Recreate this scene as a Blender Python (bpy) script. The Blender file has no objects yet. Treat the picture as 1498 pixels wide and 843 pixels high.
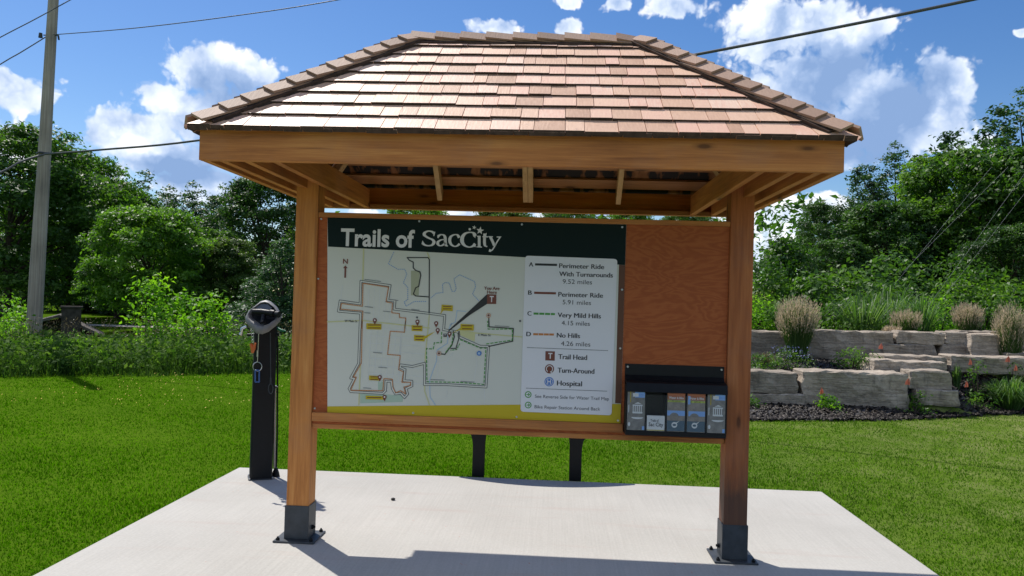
import bpy, bmesh, math, random
import numpy as np
from mathutils import Vector, Matrix

random.seed(7)
RNG = np.random.default_rng(11)
scene = bpy.context.scene
COL = scene.collection
R = math.radians

# ------------------------------------------------------------------ camera (calibrated on the photograph)
FPX, W0, H0 = 1150.08, 1498.0, 843.0
CAM = np.array([0.2214, -4.8559, 1.5169])
YAW, PITCH, ROLL = 0.055625, 0.016098, 0.028983
_fw = np.array([-math.sin(YAW) * math.cos(PITCH), math.cos(YAW) * math.cos(PITCH), math.sin(PITCH)])
_r = np.array([math.cos(YAW), math.sin(YAW), 0.0])
_r = _r - _fw * _r.dot(_fw)
_r /= np.linalg.norm(_r)
_u = np.cross(_r, _fw)
R2 = _r * math.cos(ROLL) + _u * math.sin(ROLL)
U2 = -_r * math.sin(ROLL) + _u * math.cos(ROLL)


def ray(px, py):
    d = _fw + R2 * (px - W0 / 2) / FPX + U2 * (H0 / 2 - py) / FPX
    return d


def on_plane(px, py, axis, val):
    d = ray(px, py)
    return CAM + d * ((val - CAM[axis]) / d[axis])


def at(px, py, Y):
    return on_plane(px, py, 1, Y)


def on_vertical(px, py, a, b):
    """point of the ray on the vertical plane through ground points a and b"""
    n = np.array([b[1] - a[1], a[0] - b[0], 0.0])
    d = ray(px, py)
    return CAM + d * (n.dot(np.array([a[0], a[1], 0.0]) - CAM) / n.dot(d))


cam_data = bpy.data.cameras.new('camera')
cam_data.lens = FPX / W0 * 36.0
cam_data.sensor_width = 36.0
cam_data.clip_start = 0.05
cam_data.clip_end = 3000
cam = bpy.data.objects.new('camera', cam_data)
COL.objects.link(cam)
m = Matrix.Identity(4)
for i in range(3):
    m[i][0], m[i][1], m[i][2], m[i][3] = R2[i], U2[i], -_fw[i], CAM[i]
cam.matrix_world = m
scene.camera = cam

# ------------------------------------------------------------------ mesh helpers


def fast_mesh(name, V, F, mats=None, mat_idx=None, var=None, smooth=False):
    V = np.asarray(V, np.float32).reshape(-1, 3)
    F = np.asarray(F, np.int32)
    me = bpy.data.meshes.new(name)
    k = F.shape[1]
    me.vertices.add(len(V))
    me.vertices.foreach_set('co', V.ravel())
    me.loops.add(F.size)
    me.loops.foreach_set('vertex_index', F.ravel())
    me.polygons.add(len(F))
    me.polygons.foreach_set('loop_start', np.arange(0, F.size, k, dtype=np.int32))
    me.polygons.foreach_set('loop_total', np.full(len(F), k, np.int32))
    if smooth:
        me.polygons.foreach_set('use_smooth', np.ones(len(F), bool))
    for mt in (mats if isinstance(mats, (list, tuple)) else [mats]):
        if mt:
            me.materials.append(mt)
    if mat_idx is not None:
        me.polygons.foreach_set('material_index', np.asarray(mat_idx, np.int32))
    if var is not None:
        a = me.attributes.new('var', 'FLOAT', 'POINT')
        a.data.foreach_set('value', np.asarray(var, np.float32))
    me.update(calc_edges=True)
    me.validate()
    return me


def link(name, me, parent=None):
    o = bpy.data.objects.new(name, me)
    COL.objects.link(o)
    if parent is not None:
        o.parent = parent
        loc = parent.matrix_world.translation if parent.type != 'EMPTY' else parent.location
        base = Vector(parent.get('_base', (0, 0, 0)))
        o.matrix_parent_inverse = Matrix.Translation(-base)
        o['_base'] = tuple(base)
        if parent.type != 'EMPTY':
            o.matrix_parent_inverse = Matrix.Identity(4)
    return o


def thing(name, label, cat, loc=(0, 0, 0), group=None):
    o = bpy.data.objects.new(name, None)
    COL.objects.link(o)
    o.empty_display_size = 0.1
    o.location = loc
    o['_base'] = tuple(float(c) for c in loc)
    o['label'] = label
    o['category'] = cat
    if group:
        o['group'] = group
    return o


def tag(o, label, cat, group=None):
    o['label'] = label
    o['category'] = cat
    if group:
        o['group'] = group
    return o


def struct(o):
    o['kind'] = 'structure'
    return o


class MB:
    """collects boxes, tubes and polygons into one mesh"""

    def __init__(self):
        self.v, self.f, self.m, self.s = [], [], [], []

    def add(self, verts, faces, mi=0, smooth=False):
        n = len(self.v)
        self.v += [tuple(map(float, p)) for p in verts]
        for f in faces:
            self.f.append([n + i for i in f])
            self.m.append(mi)
            self.s.append(smooth)

    def box(self, x0, x1, y0, y1, z0, z1, mi=0):
        self.hexa([(x0, y0, z0), (x1, y0, z0), (x1, y1, z0), (x0, y1, z0),
                   (x0, y0, z1), (x1, y0, z1), (x1, y1, z1), (x0, y1, z1)], mi)

    def hexa(self, p, mi=0):
        self.add(p, [(0, 3, 2, 1), (4, 5, 6, 7), (0, 1, 5, 4), (1, 2, 6, 5), (2, 3, 7, 6), (3, 0, 4, 7)], mi)

    def bar(self, a, b, w, h, up=(0, 0, 1), mi=0):
        """box along a->b, width w sideways, height h hanging below the line's 'up' side"""
        a, b, up = Vector(a), Vector(b), Vector(up)
        d = (b - a).normalized()
        s = d.cross(up).normalized() * (w / 2)
        u = s.cross(d).normalized() * h
        self.hexa([a - s - u, a + s - u, b + s - u, b - s - u, a - s, a + s, b + s, b - s], mi)

    def tube(self, pts, rad, n=8, mi=0, caps=True):
        pts = [Vector(p) for p in pts]
        if not hasattr(rad, '__len__'):
            rad = [rad] * len(pts)
        vs, fs = [], []
        ref = Vector((0, 0, 1))
        prev = None
        for i, p in enumerate(pts):
            d = (pts[min(i + 1, len(pts) - 1)] - pts[max(i - 1, 0)])
            d = d.normalized() if d.length > 1e-9 else Vector((0, 0, 1))
            if prev is None:
                a = d.cross(ref)
                if a.length < 1e-3:
                    a = d.cross(Vector((1, 0, 0)))
            else:
                a = prev - d * prev.dot(d)
            a.normalize()
            prev = a
            b = d.cross(a)
            for k in range(n):
                t = 2 * math.pi * k / n
                vs.append(p + (a * math.cos(t) + b * math.sin(t)) * rad[i])
        for i in range(len(pts) - 1):
            for k in range(n):
                k2 = (k + 1) % n
                fs.append((i * n + k, i * n + k2, (i + 1) * n + k2, (i + 1) * n + k))
        self.add(vs, fs, mi, True)
        if caps:
            self.add(vs[:n], [tuple(range(n))[::-1]], mi)
            self.add(vs[-n:], [tuple(range(n))], mi)

    def poly(self, pts, mi=0):
        self.add(pts, [tuple(range(len(pts)))], mi)

    def prism(self, pts, off, mi=0):
        n = len(pts)
        off = Vector(off)
        a = [Vector(p) for p in pts]
        b = [p + off for p in a]
        self.add(a + b, [tuple(range(n)), tuple(range(2 * n - 1, n - 1, -1))] +
                 [(i, i + n, (i + 1) % n + n, (i + 1) % n) for i in range(n)], mi)

    def build(self, name, mats, parent=None, bevel=0, seg=2, var=None):
        me = bpy.data.meshes.new(name)
        me.from_pydata(self.v, [], self.f)
        for mt in (mats if isinstance(mats, (list, tuple)) else [mats]):
            me.materials.append(mt)
        me.polygons.foreach_set('material_index', self.m)
        me.polygons.foreach_set('use_smooth', self.s)
        if bevel:
            bm = bmesh.new()
            bm.from_mesh(me)
            es = [e for e in bm.edges if len(e.link_faces) == 2 and e.calc_face_angle(0) > 0.6]
            bmesh.ops.bevel(bm, geom=es, offset=bevel, segments=seg, affect='EDGES', profile=0.6, clamp_overlap=True)
            bm.to_mesh(me)
            bm.free()
        if var is not None:
            a = me.attributes.new('var', 'FLOAT', 'POINT')
            a.data.foreach_set('value', np.asarray(var, np.float32))
        me.update()
        return link(name, me, parent)


# ------------------------------------------------------------------ materials
def new_mat(name):
    mt = bpy.data.materials.new(name)
    mt.use_nodes = True
    nt = mt.node_tree
    b = nt.nodes['Principled BSDF']
    return mt, nt, b


def N(nt, typ, **kw):
    n = nt.nodes.new(typ)
    for k, v in kw.items():
        if k.startswith('i_'):
            n.inputs[k[2:].replace('_', ' ')].default_value = v
        else:
            setattr(n, k, v)
    return n


def L(nt, a, b):
    nt.links.new(a, b)


def ramp(nt, fac, stops):
    r = N(nt, 'ShaderNodeValToRGB')
    cr = r.color_ramp
    while len(cr.elements) < len(stops):
        cr.elements.new(0.5)
    for e, (p, c) in zip(cr.elements, stops):
        e.position = p
        e.color = (*c, 1) if len(c) == 3 else c
    L(nt, fac, r.inputs[0])
    return r


def noise(nt, vec, scale, detail=4, rough=0.55, dist=0.0):
    n = N(nt, 'ShaderNodeTexNoise')
    n.inputs['Scale'].default_value = scale
    n.inputs['Detail'].default_value = detail
    n.inputs['Roughness'].default_value = rough
    n.inputs['Distortion'].default_value = dist
    if vec is not None:
        L(nt, vec, n.inputs['Vector'])
    return n


def mapping(nt, vec, scale, loc=(0, 0, 0)):
    mp = N(nt, 'ShaderNodeMapping')
    mp.inputs['Scale'].default_value = scale
    mp.inputs['Location'].default_value = loc
    L(nt, vec, mp.inputs['Vector'])
    return mp.outputs[0]


def mix(nt, fac, a, b, mode='MIX'):
    mx = N(nt, 'ShaderNodeMix')
    mx.data_type = 'RGBA'
    mx.blend_type = mode
    for s, v in ((0, fac), (6, a), (7, b)):
        if hasattr(v, 'is_output') or isinstance(v, bpy.types.NodeSocket):
            L(nt, v, mx.inputs[s])
        elif isinstance(v, (int, float)):
            mx.inputs[s].default_value = v
        else:
            mx.inputs[s].default_value = (*v, 1)
    return mx.outputs[2]


def math_n(nt, op, a, b=None, c=None, clamp=False):
    n = N(nt, 'ShaderNodeMath')
    n.operation = op
    n.use_clamp = clamp
    for i, v in enumerate((a, b, c)):
        if v is None:
            continue
        if isinstance(v, bpy.types.NodeSocket):
            L(nt, v, n.inputs[i])
        else:
            n.inputs[i].default_value = v
    return n.outputs[0]


def bump(nt, b, height, strength=0.3, dist=0.01):
    bp = N(nt, 'ShaderNodeBump')
    bp.inputs['Strength'].default_value = strength
    bp.inputs['Distance'].default_value = dist
    L(nt, height, bp.inputs['Height'])
    L(nt, bp.outputs[0], b.inputs['Normal'])


def plain(name, col, rough=0.5, metal=0.0, spec=0.5, var=0.0, scale=20):
    mt, nt, b = new_mat(name)
    b.inputs['Roughness'].default_value = rough
    b.inputs['Metallic'].default_value = metal
    b.inputs['Specular IOR Level'].default_value = spec
    if var:
        tc = N(nt, 'ShaderNodeTexCoord')
        n = noise(nt, tc.outputs['Object'], scale, 5)
        lo = tuple(c * (1 - var) for c in col)
        hi = tuple(min(1, c * (1 + var)) for c in col)
        L(nt, ramp(nt, n.outputs[0], [(0.3, lo), (0.7, hi)]).outputs[0], b.inputs['Base Color'])
        L(nt, math_n(nt, 'MULTIPLY_ADD', n.outputs[0], 0.3, rough - 0.15), b.inputs['Roughness'])
    else:
        b.inputs['Base Color'].default_value = (*col, 1)
    return mt


def wood(name, axis, dark, mid, light, knots=True, seed=0.0, rough=0.6):
    mt, nt, b = new_mat(name)
    tc = N(nt, 'ShaderNodeTexCoord')
    v = tc.outputs['Object']
    sc = [9, 9, 9]
    sc['xyz'.index(axis)] = 0.7
    mv = mapping(nt, v, tuple(sc), (seed, seed * 1.7, seed * .6))
    n1 = noise(nt, mv, 2.2, 6, 0.6, 0.6)
    sc2 = [60, 60, 60]
    sc2['xyz'.index(axis)] = 1.6
    n2 = noise(nt, mapping(nt, v, tuple(sc2), (seed, 0, seed)), 2.0, 4, 0.6)
    n3 = noise(nt, v, 1.7, 3)
    f = math_n(nt, 'ADD', math_n(nt, 'MULTIPLY', n1.outputs[0], 0.65), math_n(nt, 'MULTIPLY', n2.outputs[0], 0.35))
    f = math_n(nt, 'MULTIPLY_ADD', n3.outputs[0], 0.25, math_n(nt, 'SUBTRACT', f, 0.125))
    c = ramp(nt, f, [(0.28, dark), (0.5, mid), (0.72, light)]).outputs[0]
    if knots:
        vo = N(nt, 'ShaderNodeTexVoronoi')
        vo.inputs['Scale'].default_value = 1.0
        ks = [7.0, 7.0, 7.0]
        ks['xyz'.index(axis)] = 2.3
        L(nt, mapping(nt, v, tuple(ks), (seed * 3, seed, 0.3)), vo.inputs['Vector'])
        kd = math_n(nt, 'ADD', vo.outputs['Distance'], math_n(nt, 'MULTIPLY', n1.outputs[0], 0.05))
        kf = ramp(nt, kd, [(0.1, (1, 1, 1)), (0.135, (.35, .35, .35)), (0.2, (0, 0, 0))]).outputs[0]
        c = mix(nt, math_n(nt, 'MULTIPLY', kf, 0.8), c, tuple(x * 0.3 for x in dark))
    # drying checks: thin dark splits along the grain
    sc3 = [34, 34, 34]
    sc3['xyz'.index(axis)] = 0.8
    n4 = noise(nt, mapping(nt, v, tuple(sc3), (seed * 2, seed, .7)), 1.6, 3, 0.5)
    ck = ramp(nt, n4.outputs[0], [(0.66, (0, 0, 0)), (0.72, (1, 1, 1))]).outputs[0]
    c = mix(nt, math_n(nt, 'MULTIPLY', ck, 0.55), c, tuple(x * 0.35 for x in dark))
    # patchy weathering of the stain
    wz = ramp(nt, noise(nt, v, 3.1, 5, .65).outputs[0], [(0.5, (0, 0, 0)), (0.75, (1, 1, 1))]).outputs[0]
    c = mix(nt, math_n(nt, 'MULTIPLY', wz, 0.35), c, tuple(.5 * a_ + .5 * .16 for a_ in mid))
    L(nt, c, b.inputs['Base Color'])
    b.inputs['Roughness'].default_value = rough
    b.inputs['Specular IOR Level'].default_value = 0.35
    bump(nt, b, n2.outputs[0], 0.25, 0.004)
    return mt


CD, CM, CL = (0.26, 0.084, 0.02), (0.475, 0.172, 0.042), (0.64, 0.28, 0.075)
M_WX = wood('cedar_along_x', 'x', CD, CM, CL, seed=1.3)
M_WY = wood('cedar_along_y', 'y', CD, CM, CL, seed=2.1)
M_WZ = wood('cedar_along_z', 'z', CD, CM, CL, seed=4.7)
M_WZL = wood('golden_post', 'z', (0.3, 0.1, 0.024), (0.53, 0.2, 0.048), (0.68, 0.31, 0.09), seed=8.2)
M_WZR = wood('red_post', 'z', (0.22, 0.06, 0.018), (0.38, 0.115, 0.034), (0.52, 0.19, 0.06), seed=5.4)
M_RAW = wood('purlin_board', 'x', (0.25, 0.1, 0.035), (0.4, 0.18, 0.065), (0.5, 0.26, 0.1), seed=6.1)
M_UNDER_SHADE, nt, b = new_mat('shaded_shingle_underside')  # shingle undersides; the dark shade between the boards is in the colour
tc = N(nt, 'ShaderNodeTexCoord')
n1 = noise(nt, mapping(nt, tc.outputs['Object'], (9, 3, 3)), 1.4, 3, .5)
L(nt, ramp(nt, n1.outputs[0], [(0.5, (0.016, 0.012, 0.013)), (0.56, (0.2, 0.08, 0.03)), (0.7, (0.34, 0.15, 0.06))]).outputs[0], b.inputs['Base Color'])
b.inputs['Roughness'].default_value = .9
M_ENDGRAIN_SHADE = plain('end_grain_and_shade', (0.075, 0.05, 0.04), 0.9, 0, 0.1, 0.3, 30)  # end grain darkened so the shade under each course is in the colour
M_RAFT = wood('rafter_wood', 'y', (0.42, 0.24, 0.1), (0.56, 0.34, 0.15), (0.66, 0.44, 0.22), knots=False, seed=3.1)


def base_stain(mt):
    """dark water stain soaked up the foot of the post, with a ragged upper edge"""
    nt = mt.node_tree
    b = nt.nodes['Principled BSDF']
    src = b.inputs['Base Color'].links[0].from_socket
    tc = N(nt, 'ShaderNodeTexCoord')
    sx = N(nt, 'ShaderNodeSeparateXYZ')
    L(nt, tc.outputs['Object'], sx.inputs[0])
    n_ = noise(nt, mapping(nt, tc.outputs['Object'], (14, 14, 2.5)), 1.5, 5, .6)
    h_ = math_n(nt, 'MULTIPLY_ADD', n_.outputs[0], -.5, sx.outputs[2])
    f_ = ramp(nt, h_, [(.12, (1, 1, 1)), (.42, (0, 0, 0))]).outputs[0]
    L(nt, mix(nt, math_n(nt, 'MULTIPLY', f_, .8), src, (.05, .036, .03)), b.inputs['Base Color'])


base_stain(M_WZR)


def plywood():
    mt, nt, b = new_mat('stained_plywood')
    tc = N(nt, 'ShaderNodeTexCoord')
    v = tc.outputs['Object']
    big = noise(nt, mapping(nt, v, (1.1, 1, 3.6), (3, 0, 1)), 1.5, 4, 0.5, 0.5)
    fine = noise(nt, mapping(nt, v, (3, 1, 40)), 3.0, 4, 0.6)
    w = math_n(nt, 'MULTIPLY', big.outputs[0], 105.0)
    w = math_n(nt, 'ADD', w, math_n(nt, 'MULTIPLY', fine.outputs[0], 3.0))
    w = math_n(nt, 'MULTIPLY_ADD', math_n(nt, 'SINE', w), 0.5, 0.5)
    f = math_n(nt, 'ADD', math_n(nt, 'MULTIPLY', w, 0.55), math_n(nt, 'MULTIPLY', fine.outputs[0], 0.45))
    c = ramp(nt, f, [(0.1, (0.33, 0.078, 0.021)), (0.5, (0.385, 0.096, 0.026)), (0.9, (0.44, 0.122, 0.035))]).outputs[0]
    L(nt, c, b.inputs['Base Color'])
    b.inputs['Roughness'].default_value = 0.65
    b.inputs['Specular IOR Level'].default_value = 0.3
    bump(nt, b, f, 0.15, 0.002)
    return mt


M_PLY = plywood()


def shingle_mat(name, stops, rough):
    mt, nt, b = new_mat(name)
    at_ = N(nt, 'ShaderNodeAttribute')
    at_.attribute_name = 'var'
    tc = N(nt, 'ShaderNodeTexCoord')
    v = tc.outputs['Object']
    n1 = noise(nt, v, 5, 5, 0.65)
    n2 = noise(nt, mapping(nt, v, (70, 9, 9)), 1.5, 4, 0.6)
    n3 = noise(nt, v, 22, 3, 0.6)
    f = math_n(nt, 'MULTIPLY_ADD', n1.outputs[0], 0.3, math_n(nt, 'MULTIPLY_ADD', at_.outputs['Fac'], 0.75, -0.05))
    f = math_n(nt, 'MULTIPLY_ADD', n2.outputs[0], 0.4, math_n(nt, 'SUBTRACT', f, 0.2))
    c = ramp(nt, f, stops).outputs[0]
    st = ramp(nt, n3.outputs[0], [(0.64, (0, 0, 0)), (0.76, (1, 1, 1))]).outputs[0]
    c = mix(nt, math_n(nt, 'MULTIPLY', st, 0.42), c, (0.2, 0.14, 0.105))
    L(nt, c, b.inputs['Base Color'])
    b.inputs['Roughness'].default_value = rough
    b.inputs['Specular IOR Level'].default_value = 0.5
    bump(nt, b, n2.outputs[0], 0.35, 0.004)
    return mt


M_SHAKE = shingle_mat('cedar_shingle', [(0.05, (0.48, 0.27, 0.165)), (0.3, (0.66, 0.4, 0.26)), (0.5, (0.76, 0.49, 0.335)),
                                        (0.72, (0.76, 0.44, 0.315)), (0.95, (0.84, 0.62, 0.46))], 0.54)
M_CAP = shingle_mat('cedar_cap', [(0.1, (0.25, 0.15, 0.1)), (0.5, (0.33, 0.2, 0.135)), (0.95, (0.42, 0.27, 0.19))], 0.7)

M_STEEL = plain('galvanised_grey_steel', (0.05, 0.056, 0.064), 0.5, 0.2, 0.35, 0.25, 14)
M_BLACK = plain('black_powder_coat', (0.008, 0.009, 0.011), 0.5, 0, 0.22, 0.2, 30)
M_BLACKP = plain('black_plastic', (0.008, 0.0085, 0.011), 0.45, 0, 0.22, 0.2, 30)
M_CHROME = plain('bright_steel', (0.6, 0.6, 0.62), 0.28, 1.0)
M_GREYSHELL = plain('grey_shell', (0.19, 0.182, 0.178), 0.5, 0, 0.5, 0.12, 25)
M_ORANGE = plain('orange_plastic', (0.55, 0.13, 0.03), 0.4)
M_BLUE = plain('blue_plastic', (0.05, 0.12, 0.35), 0.4)
M_GREEN = plain('green_plastic', (0.02, 0.2, 0.12), 0.4)
M_SCREW = plain('screw_metal', (0.55, 0.55, 0.57), 0.35, 0.9)


def concrete():
    mt, nt, b = new_mat('concrete')
    tc = N(nt, 'ShaderNodeTexCoord')
    v = tc.outputs['Object']
    n1 = noise(nt, v, 0.9, 5, 0.6)
    n2 = noise(nt, v, 60, 4, 0.6)
    br = noise(nt, mapping(nt, v, (90, 1.2, 1)), 1.0, 3, 0.6)
    c = ramp(nt, n1.outputs[0], [(0.3, (0.38, 0.36, 0.325)), (0.7, (0.465, 0.445, 0.405))]).outputs[0]
    c = mix(nt, 0.12, c, ramp(nt, n2.outputs[0], [(0.35, (0.22, 0.21, 0.19)), (0.65, (0.6, 0.58, 0.54))]).outputs[0])
    c = mix(nt, 0.1, c, ramp(nt, br.outputs[0], [(0.35, (0.26, 0.25, 0.23)), (0.65, (0.58, 0.56, 0.52))]).outputs[0])
    # reddish brick-dust specks and scuffs
    sp = noise(nt, v, 9.0, 2, 0.5)
    sp2 = noise(nt, v, 1.3, 2, 0.5)
    fl = noise(nt, v, 38.0, 2, 0.5)
    a = ramp(nt, sp2.outputs[0], [(0.52, (0, 0, 0)), (0.62, (1, 1, 1))]).outputs[0]
    d = ramp(nt, fl.outputs[0], [(0.66, (0, 0, 0)), (0.7, (1, 1, 1))]).outputs[0]
    e = ramp(nt, sp.outputs[0], [(0.55, (0, 0, 0)), (0.62, (1, 1, 1))]).outputs[0]
    k = math_n(nt, 'MULTIPLY', math_n(nt, 'MULTIPLY', a, d), e)
    c = mix(nt, math_n(nt, 'MULTIPLY', k, 0.75), c, (0.5, 0.17, 0.09))
    sm = noise(nt, mapping(nt, v, (0.5, 3.5, 1), (0, 1.5, 0)), 1.6, 4, 0.6)
    s = ramp(nt, sm.outputs[0], [(0.56, (0, 0, 0)), (0.72, (1, 1, 1))]).outputs[0]
    c = mix(nt, math_n(nt, 'MULTIPLY', s, 0.35), c, (0.4, 0.3, 0.26))
    L(nt, c, b.inputs['Base Color'])
    b.inputs['Roughness'].default_value = 0.85
    b.inputs['Specular IOR Level'].default_value = 0.25
    h = math_n(nt, 'ADD', math_n(nt, 'MULTIPLY', br.outputs[0], 0.7), n2.outputs[0])
    bump(nt, b, h, 0.25, 0.003)
    return mt


M_CONC = concrete()


def leaf_mat(name, cols, trans=0.45, tcol=None, rough=0.5, spec=0.35):
    """cols: dark, mid, light chosen by the random attribute of each leaf clump"""
    mt, nt, b = new_mat(name)
    a = N(nt, 'ShaderNodeAttribute')
    a.attribute_name = 'var'
    n = len(cols)
    c = ramp(nt, a.outputs['Fac'], [(i / (n - 1) * 0.9 + 0.05, cc) for i, cc in enumerate(cols)]).outputs[0]
    L(nt, c, b.inputs['Base Color'])
    b.inputs['Roughness'].default_value = rough
    b.inputs['Specular IOR Level'].default_value = spec
    t = N(nt, 'ShaderNodeBsdfTranslucent')
    tc = mix(nt, 1.0, c, tcol or (1.5, 1.75, 0.6), 'MULTIPLY')
    L(nt, tc, t.inputs['Color'])
    mx = N(nt, 'ShaderNodeMixShader')
    mx.inputs[0].default_value = trans
    L(nt, b.outputs[0], mx.inputs[1])
    L(nt, t.outputs[0], mx.inputs[2])
    out = nt.nodes['Material Output']
    L(nt, mx.outputs[0], out.inputs['Surface'])
    return mt


M_LEAF_DARK = leaf_mat('leaf_dark', [(0.032, 0.078, 0.016), (0.058, 0.13, 0.024), (0.1, 0.19, 0.034)], 0.42)
M_LEAF_MID = leaf_mat('leaf_mid', [(0.028, 0.072, 0.011), (0.056, 0.13, 0.018), (0.12, 0.22, 0.032)], 0.42)
M_LEAF_LIGHT = leaf_mat('leaf_light', [(0.07, 0.17, 0.014), (0.125, 0.27, 0.02), (0.21, 0.38, 0.03)], 0.55, spec=.2)
M_LEAF_CONIF = leaf_mat('leaf_conifer', [(0.022, 0.056, 0.024), (0.038, 0.088, 0.034), (0.062, 0.125, 0.045)], 0.3)
M_BARK = plain('bark', (0.055, 0.042, 0.032), 0.9, 0, 0.2, 0.5, 9)


def grass_mat(name, stops, trans=0.4):
    mt, nt, b = new_mat(name)
    a = N(nt, 'ShaderNodeAttribute')
    a.attribute_name = 'var'
    tc = N(nt, 'ShaderNodeTexCoord')
    n = noise(nt, tc.outputs['Object'], 0.55, 5, 0.65)
    n2 = noise(nt, tc.outputs['Object'], 3.5, 4, 0.65)
    f = math_n(nt, 'MULTIPLY_ADD', a.outputs['Fac'], 0.34, math_n(nt, 'MULTIPLY_ADD', n.outputs[0], 0.9, math_n(nt, 'MULTIPLY_ADD', n2.outputs[0], 0.55, -0.42)))
    c = ramp(nt, f, stops).outputs[0]
    # the turf to the right of the pad is thinner and drier
    sx = N(nt, 'ShaderNodeSeparateXYZ')
    L(nt, tc.outputs['Object'], sx.inputs[0])
    dry = ramp(nt, math_n(nt, 'MULTIPLY_ADD', sx.outputs[0], 0.06, 0.35), [(0.35, (0, 0, 0)), (0.75, (1, 1, 1))]).outputs[0]
    pt = ramp(nt, n2.outputs[0], [(0.45, (0.25, .25, .25)), (0.7, (1, 1, 1))]).outputs[0]
    c = mix(nt, math_n(nt, 'MULTIPLY', math_n(nt, 'MULTIPLY', dry, pt), 0.6), c, (0.36, 0.37, 0.13))
    L(nt, c, b.inputs['Base Color'])
    b.inputs['Roughness'].default_value = 0.8
    b.inputs['Specular IOR Level'].default_value = 0.0
    t = N(nt, 'ShaderNodeBsdfTranslucent')
    L(nt, mix(nt, 1.0, c, (1.1, 1.5, 0.4), 'MULTIPLY'), t.inputs['Color'])
    mx = N(nt, 'ShaderNodeMixShader')
    mx.inputs[0].default_value = trans
    L(nt, b.outputs[0], mx.inputs[1])
    L(nt, t.outputs[0], mx.inputs[2])
    L(nt, mx.outputs[0], nt.nodes['Material Output'].inputs['Surface'])
    return mt


M_GRASS = grass_mat('lawn_blades', trans=0.48, stops=[(0.08, (0.034, 0.092, 0.002)), (0.4, (0.066, 0.15, 0.003)), (0.65, (0.115, 0.215, 0.01)), (0.95, (0.23, 0.31, 0.045))])
M_WEED = leaf_mat('weed_blades', [(0.02, 0.05, 0.01), (0.046, 0.105, 0.018), (0.12, 0.19, 0.05)], 0.36, spec=.04, rough=.7)
M_SEED = leaf_mat('seed_heads', [(0.1, 0.085, 0.045), (0.2, 0.165, 0.09)], 0.3, (1.1, 1.05, 0.9))
M_PLUME = leaf_mat('grass_plumes', [(0.3, 0.26, 0.17), (0.48, 0.41, 0.29), (0.68, 0.59, 0.45)], 0.55, (1.1, 1.0, 0.9))
M_REED = leaf_mat('reed_blades', [(0.03, 0.075, 0.018), (0.065, 0.125, 0.032), (0.13, 0.19, 0.065)], 0.4)
M_SILVERGRASS = leaf_mat('silvergrass_blades', [(0.03, 0.085, 0.02), (0.075, 0.15, 0.04), (0.19, 0.27, 0.12)], 0.4)
M_FLOWER = plain('lavender_blue_petals', (0.25, 0.27, 0.5), 0.7)


def ground_mat():
    mt, nt, b = new_mat('turf_soil')
    tc = N(nt, 'ShaderNodeTexCoord')
    v = tc.outputs['Object']
    n1 = noise(nt, v, 0.5, 5, 0.6)
    n2 = noise(nt, v, 14, 4, 0.6)
    c = ramp(nt, n1.outputs[0], [(0.3, (0.044, 0.1, 0.007)), (0.7, (0.085, 0.152, 0.012))]).outputs[0]
    c = mix(nt, 0.5, c, ramp(nt, n2.outputs[0], [(0.3, (0.03, 0.075, 0.003)), (0.7, (0.085, 0.15, 0.007))]).outputs[0])
    sx = N(nt, 'ShaderNodeSeparateXYZ')
    L(nt, v, sx.inputs[0])
    dry = ramp(nt, math_n(nt, 'MULTIPLY_ADD', sx.outputs[0], 0.06, 0.35), [(0.35, (0, 0, 0)), (0.75, (1, 1, 1))]).outputs[0]
    n3 = noise(nt, v, 2.2, 4, .6)
    pt = ramp(nt, n3.outputs[0], [(0.4, (.25, .25, .25)), (0.68, (1, 1, 1))]).outputs[0]
    c = mix(nt, math_n(nt, 'MULTIPLY', math_n(nt, 'MULTIPLY', dry, pt), .8), c, (0.2, 0.2, 0.085))
    L(nt, c, b.inputs['Base Color'])
    b.inputs['Roughness'].default_value = 0.95
    b.inputs['Specular IOR Level'].default_value = 0.0
    bump(nt, b, n2.outputs[0], 0.8, 0.03)
    return mt


M_GROUND = ground_mat()


def mulch_mat():
    mt, nt, b = new_mat('dark_mulch')
    tc = N(nt, 'ShaderNodeTexCoord')
    v = tc.outputs['Object']
    vo = N(nt, 'ShaderNodeTexVoronoi')
    vo.inputs['Scale'].default_value = 28
    L(nt, v, vo.inputs['Vector'])
    sx = N(nt, 'ShaderNodeSeparateColor')
    L(nt, vo.outputs['Color'], sx.inputs[0])
    c = ramp(nt, sx.outputs[0], [(0.1, (0.012, 0.011, 0.012)), (0.6, (0.035, 0.031, 0.032)), (0.95, (0.09, 0.08, 0.08))]).outputs[0]
    L(nt, c, b.inputs['Base Color'])
    b.inputs['Roughness'].default_value = 0.7
    bump(nt, b, vo.outputs['Distance'], 0.9, 0.03)
    return mt


M_MULCH = mulch_mat()
M_CHIP = leaf_mat('mulch_chip', [(0.011, 0.009, 0.008), (0.024, 0.019, 0.016), (0.065, 0.054, 0.046)], 0.02, spec=.15)


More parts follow.
